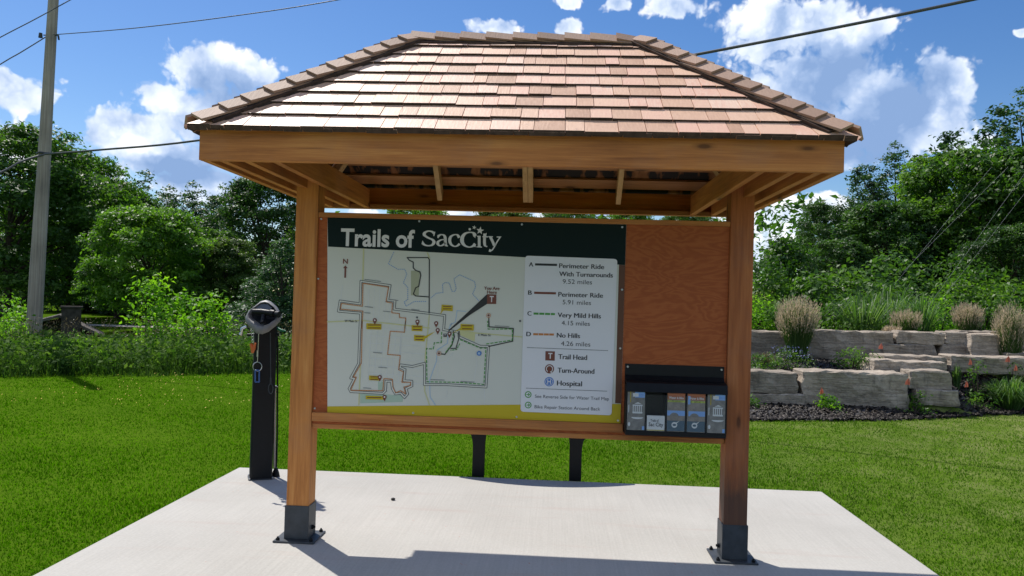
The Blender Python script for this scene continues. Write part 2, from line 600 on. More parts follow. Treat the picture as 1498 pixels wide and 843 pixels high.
def stone_mat():
    mt, nt, b = new_mat('limestone')
    tc = N(nt, 'ShaderNodeTexCoord')
    v = tc.outputs['Object']
    oi = N(nt, 'ShaderNodeObjectInfo')
    va = N(nt, 'ShaderNodeVectorMath')
    va.operation = 'ADD'
    L(nt, v, va.inputs[0])
    cb = N(nt, 'ShaderNodeCombineXYZ')
    L(nt, math_n(nt, 'MULTIPLY', oi.outputs['Random'], 40), cb.inputs[0])
    L(nt, cb.outputs[0], va.inputs[1])
    v = va.outputs[0]
    n1 = noise(nt, v, 3.0, 6, 0.65)
    n2 = noise(nt, mapping(nt, v, (2.2, 2.2, 7)), 1.8, 6, 0.65)
    n3 = noise(nt, v, 30, 5, 0.65)
    n4 = noise(nt, mapping(nt, v, (7, 7, 2.2)), 1.5, 4, 0.6)
    f = math_n(nt, 'ADD', math_n(nt, 'MULTIPLY', n1.outputs[0], 0.5), math_n(nt, 'MULTIPLY', n2.outputs[0], 0.25))
    f = math_n(nt, 'MULTIPLY_ADD', n3.outputs[0], 0.25, f)
    c = ramp(nt, f, [(0.3, (0.16, 0.132, 0.104)), (0.5, (0.34, 0.285, 0.228)), (0.7, (0.5, 0.435, 0.355))]).outputs[0]
    st = ramp(nt, n4.outputs[0], [(0.55, (0, 0, 0)), (0.75, (1, 1, 1))]).outputs[0]
    c = mix(nt, math_n(nt, 'MULTIPLY', st, 0.65), c, (0.1, 0.085, 0.07))
    n5 = noise(nt, mapping(nt, v, (1.0, 1.0, 13)), 1.3, 4, 0.6)
    ly = ramp(nt, n5.outputs[0], [(.455, (0, 0, 0)), (.485, (1, 1, 1)), (.5, (1, 1, 1)), (.53, (0, 0, 0))]).outputs[0]
    c = mix(nt, math_n(nt, 'MULTIPLY', ly, .22), c, (0.09, 0.075, 0.06))
    f = math_n(nt, 'MULTIPLY_ADD', ly, -.12, f)
    hv = math_n(nt, 'MULTIPLY_ADD', oi.outputs['Random'], 0.4, 0.8)
    hs = N(nt, 'ShaderNodeHueSaturation')
    L(nt, hv, hs.inputs['Value'])
    L(nt, c, hs.inputs['Color'])
    L(nt, hs.outputs[0], b.inputs['Base Color'])
    b.inputs['Roughness'].default_value = 0.9
    b.inputs['Specular IOR Level'].default_value = 0.2
    bump(nt, b, f, 0.9, 0.05)
    return mt


M_STONE = stone_mat()


def pole_mat():
    mt, nt, b = new_mat('weathered_pole_wood')
    tc = N(nt, 'ShaderNodeTexCoord')
    v = tc.outputs['Object']
    n1 = noise(nt, mapping(nt, v, (26, 26, 0.5)), 1.5, 6, 0.65)
    n2 = noise(nt, v, 1.5, 4)
    f = math_n(nt, 'MULTIPLY_ADD', n2.outputs[0], 0.35, math_n(nt, 'MULTIPLY', n1.outputs[0], 0.65))
    c = ramp(nt, f, [(0.3, (0.15, 0.125, 0.11)), (0.5, (0.34, 0.28, 0.23)), (0.7, (0.5, 0.43, 0.37))]).outputs[0]
    L(nt, c, b.inputs['Base Color'])
    b.inputs['Roughness'].default_value = 0.85
    bump(nt, b, n1.outputs[0], 0.5, 0.01)
    return mt


M_POLE = pole_mat()
M_CABLE = plain('grey_cable', (0.1, 0.1, 0.105), 0.55, 0.2, 0.4)
M_GUY = plain('guy_wire_steel', (0.2, 0.21, 0.22), 0.6, 0.2)

# ------------------------------------------------------------------ ground form


def sstep(a, b, x):
    t = np.clip((np.asarray(x, float) - a) / (b - a), 0, 1)
    return t * t * (3 - 2 * t)


def bed_front(x):
    return np.interp(x, [-3.75, -3.4, 0, 2.9, 5.0, 7.6, 11, 16], [7.6, 6.25, 5.95, 6.06, 6.55, 7.85, 8.9, 9.6])


YL, YU = 7.2, 9.25      # fronts of the lower and upper stone walls


def hgt(x, y):
    x = np.asarray(x, float)
    y = np.asarray(y, float)
    yf = bed_front(x)
    bed = sstep(-2.1, -1.2, x)
    # terraces of the stone bed
    low = 0.07 * sstep(0.0, 0.6, y - yf)
    wl = 1 - sstep(6.1, 6.9, x)
    t1 = 0.42 * sstep(YL + 0.12, YL + 0.3, y) * wl
    slope = (0.02 + 0.5 * sstep(0.2, 2.1, y - yf)) * (1 - wl) + 0.13 * sstep(YL + .5, YU - .2, y) * wl
    wu = 1 - sstep(8.35, 9.3, x)
    t2 = 0.42 * sstep(YU + 0.15, YU + 0.35, y) * wu + 0.42 * sstep(YU - 0.6, YU + 1.8, y) * (1 - wu)
    rise = 1.6 * sstep(11, 40, y) * sstep(-7, 4, x)
    h = (t1 + slope + t2) * bed + low * sstep(-3.7, -3.2, x) * (bed + (1 - bed) * (1 - sstep(.9, 1.5, y - yf))) + rise
    h = h - 0.03 + 0.0 * x
    # the mown grass is never quite flat
    h = h + 0.02 * np.sin(x * 0.7 + 1.3) * np.sin(y * 0.55) * sstep(2.6, 5, np.abs(x) + np.maximum(y - 1.5, 0))
    return h


def grid_axis(fine0, fine1, step, far0, far1):
    a = list(np.arange(fine0, fine1 + 1e-6, step))
    s = step
    x = fine1
    while x < far1:
        s *= 1.25
        x += s
        a.append(x)
    s = step
    x = fine0
    while x > far0:
        s *= 1.25
        x -= s
        a.insert(0, x)
    return np.array(a)


gx = grid_axis(-14, 14, 0.16, -900, 900)
gy = grid_axis(-6, 14, 0.13, -200, 1600)
X, Y = np.meshgrid(gx, gy)
V = np.stack([X, Y, hgt(X, Y)], -1).reshape(-1, 3)
nx, ny = len(gx), len(gy)
ii = (np.arange(ny - 1)[:, None] * nx + np.arange(nx - 1)[None, :]).ravel()
struct(link('ground', fast_mesh('ground', V, np.stack([ii, ii + 1, ii + nx + 1, ii + nx], 1), M_GROUND, smooth=True)))

# mulch bed sheet
mx_, my_ = [], []
bx = np.arange(-3.7, 14.5, 0.09)
rows = 60
Vm = []
for x in bx:
    yf = float(bed_front(x))
    ymax = 12.5 if x > -1.75 else yf + 1.15
    ys = np.concatenate([np.linspace(yf, YL + 0.05, 18), np.linspace(YL + 0.1, YL + 0.4, 7), np.linspace(YL + .5, YU + 0.05, 16),
                         np.linspace(YU + .12, YU + .45, 7), np.linspace(YU + .6, 12.5, 12)])
    ys = np.sort(np.minimum(np.maximum(ys, yf), ymax))
    z = hgt(np.full_like(ys, x), ys) + 0.022 + RNG.normal(0, 0.008, len(ys))
    z[0] -= 0.02
    if x <= -1.75:
        z[ys >= ymax] -= .05
    Vm += [(x, a, b) for a, b in zip(ys, z)]
nr = 60
nb = len(bx)
ii = (np.arange(nb - 1)[:, None] * nr + np.arange(nr - 1)[None, :]).ravel()
struct(link('mulch_bed', fast_mesh('mulch_bed', Vm, np.stack([ii, ii + nr, ii + nr + 1, ii + 1], 1), M_MULCH)))

# loose chips lying on the bed
n = 16000
cx = RNG.uniform(-3.5, 12.5, n)
cy = bed_front(cx) - 0.06 + RNG.random(n) ** 1.4 * np.where(cx > -1.75, 3.6, 1.2)
cz = hgt(cx, cy) + 0.03
sz = RNG.uniform(0.014, 0.04, n)
a = RNG.uniform(0, 6.28, n)
t1 = np.stack([np.cos(a), np.sin(a), RNG.normal(0, .35, n)], 1) * sz[:, None]
t2 = np.stack([-np.sin(a), np.cos(a), RNG.normal(0, .35, n)], 1) * (sz * RNG.uniform(.35, .8, n))[:, None]
P = np.stack([cx, cy, cz], 1)
up = np.array([0, 0, .014])
Vc = np.stack([P - t1 - t2, P + t1 - t2, P + t1 + t2, P - t1 + t2, P - t1 * .8 - t2 * .8 + up, P + t1 * .8 - t2 * .8 + up, P + t1 * .8 + t2 * .8 + up, P - t1 * .8 + t2 * .8 + up], 1).reshape(-1, 3)
q = np.array([[4, 5, 6, 7], [0, 1, 5, 4], [1, 2, 6, 5], [2, 3, 7, 6], [3, 0, 4, 7]])
F = (np.arange(n)[:, None, None] * 8 + q[None]).reshape(-1, 4)
o = link('mulch_chips', fast_mesh('mulch_chips', Vc, F, M_CHIP, var=np.repeat(RNG.random(n) ** 1.5, 8)))
o['kind'] = 'stuff'

# concrete pad
SLX, SLY0, SLY1 = 2.485, -6.5, 1.872
b = MB()
b.box(-SLX, SLX, SLY0, SLY1, -0.12, 0.0)
struct(b.build('concrete_pad', M_CONC, bevel=0.012))


# far park path
def path_mat():
    return plain('park_path_gravel', (0.42, 0.38, 0.33), 0.9, 0, 0.2, 0.2, 3)


b = MB()
pts = [(-60, 34), (-32, 28), (-18, 26.8), (-8, 28.5), (2, 36)]
for (x0, y0), (x1, y1) in zip(pts[:-1], pts[1:]):
    b.add([(x0, y0 - .8, float(hgt(x0, y0)) + .02), (x1, y1 - .8, float(hgt(x1, y1)) + .02), (x1, y1 + .8, float(hgt(x1, y1)) + .02), (x0, y0 + .8, float(hgt(x0, y0)) + .02)], [(0, 1, 2, 3)])
struct(b.build('path', path_mat()))

# ------------------------------------------------------------------ lawn blades


def blades(P, h, w, lean, rng, curve=0.35):
    """one folded blade (2 quads) per base point; returns V,F per-vertex reps"""
    n = len(P)
    a = rng.uniform(0, 2 * np.pi, n)
    side = np.stack([np.cos(a), np.sin(a), np.zeros(n)], 1)
    b = rng.uniform(0, 2 * np.pi, n)
    ld = np.stack([np.cos(b), np.sin(b), np.zeros(n)], 1) * (lean * rng.uniform(.2, 1, n))[:, None]
    up = np.array([0, 0, 1.0])
    s = side * (w / 2)[:, None]
    m_ = P + up * (h * .55)[:, None] + ld * (h * curve)[:, None]
    t_ = P + up * (h * (1 - .25 * np.abs(lean)))[:, None] + ld * h[:, None]
    V = np.stack([P - s, P + s, m_ + s * .8, m_ - s * .8, t_], 1).reshape(-1, 3)
    k = np.arange(n)[:, None] * 5
    tri = np.concatenate([k + np.array([[0, 1, 2]]), k + np.array([[0, 2, 3]]), k + np.array([[3, 2, 4]])], 0)
    return V, tri


def weed_front(x):
    return np.interp(x, [-16, -9.2, -5.75, -4.2, -3.6], [6.9, 8.15, 9.8, 10.6, 11.4])


n = 600000
r = np.exp(RNG.uniform(math.log(2.2), math.log(26), n))
az = RNG.uniform(-0.86, 0.80, n)
gxp = CAM[0] + r * np.sin(az)
gyp = CAM[1] + r * np.cos(az)
keep = ~((np.abs(gxp) < SLX + 0.01) & (gyp < SLY1 + 0.012))
keep &= ~((gyp > bed_front(gxp) + 0.03) & (gxp > -3.7) & (gyp < bed_front(gxp) + np.where(gxp > -1.75, 6.5, 1.15)))
keep &= ~((gyp > weed_front(gxp) + 0.5) & (gxp <= -3.7) & (gyp < weed_front(gxp) + 5))
thin = noise_seed = np.sin(gxp * 3.1 + 1) * np.sin(gyp * 2.7) + np.sin(gxp * 7.3) * np.sin(gyp * 6.1 + 2)
bare = (gxp > 2.9) & (gyp < 4.2) & (thin > 1.05)
keep &= ~(bare & (RNG.random(n) < .45))
gxp, gyp, r = gxp[keep], gyp[keep], r[keep]
n = len(gxp)
P = np.stack([gxp, gyp, hgt(gxp, gyp) - 0.005], 1)
h = RNG.uniform(0.016, 0.036, n) * (1 + .25 * np.sin(gxp * 1.9) * np.sin(gyp * 2.3))
# slightly longer tufts along the edge of the pad
edge = np.minimum(np.abs(np.abs(gxp) - SLX), np.where(np.abs(gxp) < SLX, np.abs(gyp - SLY1), 9))
h = h * (1 + 0.25 * np.exp(-(edge / 0.05) ** 2))
w = 0.003 + 0.00068 * r
V, F = blades(P, h, w, RNG.uniform(.3, 1.1, n), RNG)
va = np.clip(RNG.normal(.45, .2, n) + 0.1 * np.sin(gxp * 0.9) * np.sin(gyp * 1.1), 0, 1)
o = link('lawn_grass', fast_mesh('lawn_grass', V, F, M_GRASS, var=np.repeat(va, 5)))
o['kind'] = 'stuff'
o['label'] = 'short mown green lawn around the concrete pad'

# small yellow flowers dotted in the lawn near the repair stand
n = 170
fx = RNG.uniform(-7.5, -3.2, n)
fy = RNG.uniform(5.0, 9.5, n)
ok = fy < weed_front(fx) - .1
fx, fy = fx[ok], fy[ok]
n = len(fx)
P = np.stack([fx, fy, hgt(fx, fy) + RNG.uniform(.035, .07, n)], 1)
s = RNG.uniform(.006, .01, n)[:, None]
ux, uy = np.array([1, 0, .2]), np.array([0, .8, .6])
V = np.stack([P - ux * s, P - uy * s, P + ux * s, P + uy * s], 1).reshape(-1, 3)
o = link('lawn_flowers', fast_mesh('lawn_flowers', V, np.arange(n * 4).reshape(-1, 4), plain('yellow_petals', (0.6, 0.4, 0.03), .6)))
o['kind'] = 'stuff'

# dry debris and one dark pebble on the pad
b = MB()
pc = on_plane(575, 732, 2, 0.0)
bm = bmesh.new()
bmesh.ops.create_icosphere(bm, subdivisions=2, radius=0.014)
for v_ in bm.verts:
    v_.co = Vector((v_.co.x * 1.2 * (1 + random.uniform(-.15, .15)), v_.co.y * (1 + random.uniform(-.15, .15)), v_.co.z * .8 + .009))
    v_.co += Vector(pc)
me = bpy.data.meshes.new('pebble')
bm.to_mesh(me)
bm.free()
me.materials.append(plain('dark_pebble', (0.03, 0.028, 0.026), .8))
tag(link('pebble', me), 'small dark clod lying alone on the pale concrete', 'pebble')

# ------------------------------------------------------------------ the trail kiosk
K = thing('trail_kiosk', 'cedar information kiosk with hipped shingle roof and trail map board', 'kiosk', (0, 0, 0))
S2, PW = 1.261, 0.14            # inner half spacing of the posts, post width
ZB, ZT = 2.177, 2.335           # fascia bottom and top
WX, WY = 1.585, 1.017           # fascia half sizes


for s in (-1, 1):
    xc = s * (S2 + PW / 2)
    b = MB()
    b.box(xc - PW / 2, xc + PW / 2, -PW / 2, PW / 2, 0.014, 2.30)
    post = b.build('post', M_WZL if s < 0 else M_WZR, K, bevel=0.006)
    b = MB()
    e = PW / 2 + 0.0055
    hs = 0.217
    # sleeve of four plates
    for (x0, x1, y0, y1) in ((-e, e, -e, -e + .005), (-e, e, e - .005, e), (-e, -e + .005, -e + .005, e - .005), (e - .005, e, -e + .005, e - .005)):
        b.box(xc + x0, xc + x1, y0, y1, 0.012, hs)
    p = 0.1275
    b.box(xc - p, xc + p, -p, p, 0.001, 0.012)
    br = b.build('post_bracket', M_STEEL, K, bevel=0.002, seg=1)
    for dx in (-1, 1):
        for dy in (-1, 1):
            b = MB()
            x, y = xc + dx * (p - .024), dy * (p - .024)
            b.tube([(x, y, .012), (x, y, .024)], .012, 6)
            b.tube([(x, y, .024), (x, y, .033)], .006, 8)
            b.build('anchor_bolt', M_BLACK, br)
    b = MB()
    xs = xc - s * (e + .001)
    b.tube([(xs, 0, .07), (xs - s * .012, 0, .07)], .014, 6)
    b.tube([(xs - s * .012, 0, .07), (xs - s * .02, 0, .07)], .008, 8)
    b.build('side_bolt', M_BLACK, br)

# fascia frame
b = MB()
b.box(-WX, WX, -WY, -WY + .038, ZB, ZT)
b.build('front_fascia', M_WX, K, bevel=0.004)
b = MB()
b.box(-WX, WX, WY - .038, WY, ZB, ZT)
b.build('rear_fascia', M_WX, K, bevel=0.004)
b = MB()
b.box(-WX + .045, WX - .045, WY - .085, WY - .04, ZB - .003, ZB + .03)
b.build('rear_ledger', M_RAW, K, bevel=0.003)
for s in (-1, 1):
    b = MB()
    b.box(min(s * WX, s * (WX - .038)), max(s * WX, s * (WX - .038)), -WY + .0385, WY - .0385, ZB + .001, ZT)
    b.build('side_fascia', M_WY, K, bevel=0.003)
    # joists running front to back
    for xj, segs in ((1.203, ((-WY + .0385, WY - .086),)), (1.352, ((-WY + .0385, -PW / 2 - .002), (PW / 2 + .002, WY - .086))), (1.478, ((-WY + .0385, WY - .086),))):
        for (ya, yb) in segs:
            b = MB()
            b.box(s * xj - .019, s * xj + .019, ya, yb, ZB + .0015, ZB + .14)
            b.build('joist', M_WY, K, bevel=0.003)

# roof planes
EX, EY, EZ = 1.625, 1.058, 2.318
RX, RZ = 0.70, 3.125
corner = {(sx, sy): Vector((sx * EX, sy * EY, EZ)) for sx in (-1, 1) for sy in (-1, 1)}
apex = {s: Vector((s * RX, 0, RZ)) for s in (-1, 1)}


def slope(e0, e1, r0, r1):
    """frame of a roof plane: origin e0, u along the eave, v up the slope, n outward"""
    u = (e1 - e0).normalized()
    n_ = u.cross(r0 - e0).normalized()
    if n_.z < 0:
        n_ = -n_
    v = n_.cross(u).normalized()
    if v.z < 0:
        v = -v
    Lu = (e1 - e0).length
    S = (r0 - e0).dot(v)
    return dict(o=e0, u=u, v=v, n=n_, L=Lu, S=S, a=(r0 - e0).dot(u), b=(r1 - e0).dot(u))


SL = {'front': slope(corner[(-1, -1)], corner[(1, -1)], apex[-1], apex[1]),
      'rear': slope(corner[(1, 1)], corner[(-1, 1)], apex[1], apex[-1]),
      'left': slope(corner[(-1, 1)], corner[(-1, -1)], apex[-1], apex[-1]),
      'right': slope(corner[(1, -1)], corner[(1, 1)], apex[1], apex[1])}


def pt(s, u, v, n):
    return s['o'] + s['u'] * u + s['v'] * v + s['n'] * n


def lim(s, v):
    t = min(max(v / s['S'], 0), 1)
    return s['a'] * t, s['L'] + (s['b'] - s['L']) * t


for nm, s in SL.items():
    rr = random.Random(len(nm) * 13 + 5)
    b = MB()
    var = []
    ex = s['S'] / 9.05
    for ci in range(-1, 9):
        v0 = max(ci, 0) * ex - 0.0
        v1 = min(v0 + ex * 2.3, s['S'] - 0.004)
        lift = 0.0 if ci == -1 else 0.011
        u = lim(s, v0)[0] - rr.uniform(0, .12)
        while u < lim(s, v0)[1]:
            wd = rr.choice((rr.uniform(.065, .1), rr.uniform(.09, .15), rr.uniform(.13, .185)))
            u0, u1 = u + rr.uniform(.001, .0022), u + wd - rr.uniform(.001, .0022)
            u += wd
            a0, b0 = lim(s, v0)
            a1, b1 = lim(s, v1)
            q0, q1 = max(u0, a0), min(u1, b0)
            if q1 - q0 < 0.006:
                continue
            t0, t1 = min(max(u0, a1), b1), max(min(u1, b1), a1)
            if t1 < t0:
                t0 = t1 = (t0 + t1) / 2
            dv = rr.uniform(-.004, .004)
            th = rr.uniform(.018, .022)
            nn = lift + rr.uniform(0, .0025)
            sk = rr.uniform(-.002, .002)
            b.hexa([pt(s, q0, v0 + dv, nn), pt(s, q1, v0 + dv + sk, nn), pt(s, t1, v1, .001), pt(s, t0, v1, .001),
                    pt(s, q0, v0 + dv, nn + th), pt(s, q1, v0 + dv + sk, nn + th), pt(s, t1, v1, .004), pt(s, t0, v1, .004)])
            b.m[-4] = b.m[-6] = 1  # butt and underside faces take the painted shade tone
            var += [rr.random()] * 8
    b.build('roof_shingles', [M_SHAKE, M_ENDGRAIN_SHADE], K, var=var)
    b = MB()
    a0, b0 = lim(s, .02)
    a1, b1 = lim(s, s['S'] - .01)
    b.hexa([pt(s, a0 + .01, .02, -.0015), pt(s, b0 - .01, .02, -.0015), pt(s, b1 - .005, s['S'] - .01, -.0015), pt(s, a1 + .005, s['S'] - .01, -.0015),
            pt(s, a0 + .01, .02, -.0005), pt(s, b0 - .01, .02, -.0005), pt(s, b1 - .005, s['S'] - .01, -.0005), pt(s, a1 + .005, s['S'] - .01, -.0005)])
    b.build('underside_shade_sheet', M_UNDER_SHADE, K)  # added sheet, coloured dark for the shade under the shingles
    # spaced sheathing boards under the shingles
    b = MB()
    for k in range(9):
        v0 = 0.10 + k * ex * 1.25
        v1 = v0 + 0.088
        if v1 > s['S'] - .02:
            break
        a0, b0 = lim(s, v0)
        a1, b1 = lim(s, v1)
        g = 0.012
        b.hexa([pt(s, a0 + g, v0, -.021), pt(s, b0 - g, v0, -.021), pt(s, b1 - g, v1, -.021), pt(s, a1 + g, v1, -.021),
                pt(s, a0 + g, v0, -.002), pt(s, b0 - g, v0, -.002), pt(s, b1 - g, v1, -.002), pt(s, a1 + g, v1, -.002)])
    b.build('sheathing_boards', M_RAW, K)


def rafter(a, b_, w=.036, h=.088):
    b = MB()
    b.bar(a, b_, w, h)
    b.build('rafter', M_RAFT, K, bevel=0.002)


nf = SL['front']['n']
for sy in (-1, 1):
    for x in (-.655, -.019, .019, .66):
        e_ = Vector((x, sy * (WY - .04), ZT - .012 - .0)) + Vector((0, 0, 0))
        t_ = Vector((x, sy * .03, RZ - .035))
        dz = 0.0
        rafter(e_ + Vector((0, 0, -.012)), t_ + Vector((0, 0, -.02)))
for (sx, sy), c in corner.items():
    d = (apex[sx] - c)
    rafter(c + d * .07 + Vector((0, 0, -.03)), c + d * .98 + Vector((0, 0, -.03)))
b = MB()
b.box(-RX - .02, RX + .02, -.018, .018, RZ - .17, RZ - .03)
b.build('ridge_board', M_RAW, K)

# hip caps and ridge caps: pairs of short boards laid over the joints
def caps(name, start, end, s1, s2, width, count, over, wid2=None):
    d = (end - start)
    Lh = d.length
    d.normalize()
    b = MB()
    var = []
    stepl = (Lh + over) / count
    rr = random.Random(int(abs(start.x * 100) + abs(start.y * 31) + count))
    mid = (s1['n'] + s2['n']).normalized()
    for k in range(count):
        l0 = -over + k * stepl + rr.uniform(-.006, .006)
        l1 = l0 + stepl * 1.85
        l1 = min(l1, Lh + .01)
        for s in (s1, s2):
            w_ = s['n'].cross(d).normalized()
            # direction in the slope, away from the hip
            cen = s['o'] + s['u'] * (s['L'] / 2) + s['v'] * (s['S'] * .4)
            if w_.dot(cen - (start + d * (Lh * .5))) < 0:
                w_ = -w_
            wd = width * rr.uniform(.93, 1.07)
            w_ = (w_ * math.cos(R(5)) - s['n'] * math.sin(R(5))).normalized()
            base0, base1 = .06, .04
            th = .014
            vv = rr.random()
            a_ = start + d * l0 + s['n'] * base0 + mid * .004
            c_ = start + d * l1 + s['n'] * base1 + mid * .004
            b.hexa([a_, a_ + w_ * wd, c_ + w_ * wd, c_, a_ + s['n'] * th, a_ + w_ * wd + s['n'] * th, c_ + w_ * wd + s['n'] * th * .4, c_ + s['n'] * th * .4])
            var += [vv] * 8
    b.build(name, M_CAP, K, var=var)


def cap_shadow_strip(start, end, s1, s2, l0):
    """dark filler strip added under the caps to give their shadow band"""
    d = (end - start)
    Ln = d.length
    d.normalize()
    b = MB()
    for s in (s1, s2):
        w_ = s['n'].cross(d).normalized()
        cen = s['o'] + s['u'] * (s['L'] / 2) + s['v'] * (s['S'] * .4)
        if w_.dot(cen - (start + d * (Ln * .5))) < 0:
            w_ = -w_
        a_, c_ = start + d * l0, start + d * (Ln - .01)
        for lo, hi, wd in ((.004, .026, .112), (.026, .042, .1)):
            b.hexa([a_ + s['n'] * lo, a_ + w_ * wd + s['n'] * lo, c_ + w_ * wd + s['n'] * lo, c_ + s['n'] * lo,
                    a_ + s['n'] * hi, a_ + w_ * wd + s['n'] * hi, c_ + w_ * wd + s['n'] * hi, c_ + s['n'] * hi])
    b.build('cap_shadow_strip', M_ENDGRAIN_SHADE, K)  # shadow of the caps painted as a solid strip


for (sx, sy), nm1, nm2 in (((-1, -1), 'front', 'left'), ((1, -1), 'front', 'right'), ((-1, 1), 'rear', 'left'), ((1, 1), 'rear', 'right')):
    cap_shadow_strip(corner[(sx, sy)], apex[sx], SL[nm1], SL[nm2], .09)
caps('hip_caps', corner[(-1, -1)], apex[-1], SL['front'], SL['left'], .09, 11, -.045)
caps('hip_caps', corner[(1, -1)], apex[1], SL['front'], SL['right'], .09, 11, -.045)
caps('hip_caps', corner[(-1, 1)], apex[-1], SL['rear'], SL['left'], .09, 11, -.045)
caps('hip_caps', corner[(1, 1)], apex[1], SL['rear'], SL['right'], .09, 11, -.045)
cap_shadow_strip(apex[-1] - Vector((.03, 0, .012)), apex[1] + Vector((.04, 0, -.012)), SL['front'], SL['rear'], 0)
caps('ridge_caps', apex[-1] + Vector((0.0, 0, -.012)), apex[1] + Vector((0.0, 0, -.012)), SL['front'], SL['rear'], .085, 9, .02)

# board between the posts
YP = -0.05
b = MB()
b.box(-S2 + .001, S2 - .001, YP, YP + .018, .722, 2.0)
b.build('plywood_panel', M_PLY, K)
b = MB()
b.box(-S2 + .001, S2 - .001, .03, .048, .722, 2.0)
b.build('rear_panel', M_PLY, K)
b = MB()
b.box(-S2 + .001, S2 - .001, -.066, .066, 2.0005, 2.031)
b.build('top_rail', M_WX, K, bevel=0.003)
b = MB()
b.box(-S2 + .004, .648, -.078, YP - .0005, .741, .794)
b.build('trim_board', M_WX, K, bevel=0.003)
b = MB()
b.box(-S2 + .001, S2 - .001, -.052, .068, .692, .7215)
b.build('bottom_rail', M_WX, K, bevel=0.003)

# ---- map sign
ZS = YP - 0.005       # sign front plane


def S(px, py, lift=0.0):
    p = on_plane(px, py, 1, ZS)
    return Vector((p[0], ZS - lift, p[2]))


M_HEAD = plain('sign_dark_green', (0.006, 0.016, 0.016), 0.6, 0, 0.15)
M_CREAM = plain('sign_cream', (0.66, 0.65, 0.58), 0.5, 0, 0.25)
M_YEL = plain('sign_yellow', (0.56, 0.42, 0.02), 0.5, 0, 0.25)
M_BROWN = plain('sign_brown', (0.12, 0.045, 0.022), 0.5, 0, 0.4)
M_CARD = plain('legend_white', (0.76, 0.74, 0.77), 0.5, 0, 0.25)
M_LET = plain('lettering_white', (0.74, 0.71, 0.71), 0.5)
M_INK = plain('ink_black', (0.02, 0.018, 0.018), 0.5)
M_INKG = plain('ink_grey', (0.09, 0.09, 0.095), 0.5)
M_INKB = plain('ink_brown', (0.18, 0.045, 0.025), 0.5)
M_INKO = plain('ink_orange', (0.55, 0.2, 0.05), 0.5)
M_INKGR = plain('ink_green', (0.06, 0.3, 0.04), 0.5)
M_INKBL = plain('ink_blue', (0.07, 0.2, 0.55), 0.5)
M_INKRV = plain('ink_river', (0.16, 0.32, 0.62), 0.5)
M_TICK = plain('ink_tick', (0.25, 0.25, 0.25), 0.5)
M_PALE = plain('ink_pale_blue', (0.38, 0.52, 0.68), 0.5)
M_ROAD = plain('ink_pale_road', (0.66, 0.66, 0.64), 0.5)
M_ROADY = plain('ink_pale_yellow', (0.6, 0.58, 0.3), 0.5)
M_PARK = plain('ink_pale_green', (0.42, 0.53, 0.42), 0.5)
M_OLIVE = plain('ink_olive', (0.42, 0.42, 0.28), 0.5)

b = MB()
q = [S(479, 317.6), S(479, 604.2), S(907.6, 620), S(916.4, 328.6)]
b.prism(q, (0, .0045, 0))
sign = b.build('map_sign', M_CREAM, K)


def flat_poly(pts, lift):
    return [S(x, y, lift) for x, y in pts]


b = MB()
b.poly(flat_poly([(479.1, 317.8), (480, 361), (768, 376.6), (914.5, 388), (916.2, 328.8)], .0012))
b.build('header_band', M_HEAD, sign)
b = MB()
b.poly(flat_poly([(905.5, 387.4), (899.8, 590), (908.3, 590.5), (914.6, 388.2)], .001))
b.build('side_band', M_BROWN, sign)
b = MB()
b.poly(flat_poly([(478.9, 594.6), (479, 604), (907.5, 619.8), (908.4, 591), (770, 592)], .0014))
b.build('footer_band', M_YEL, sign)


CAPU = 0.66


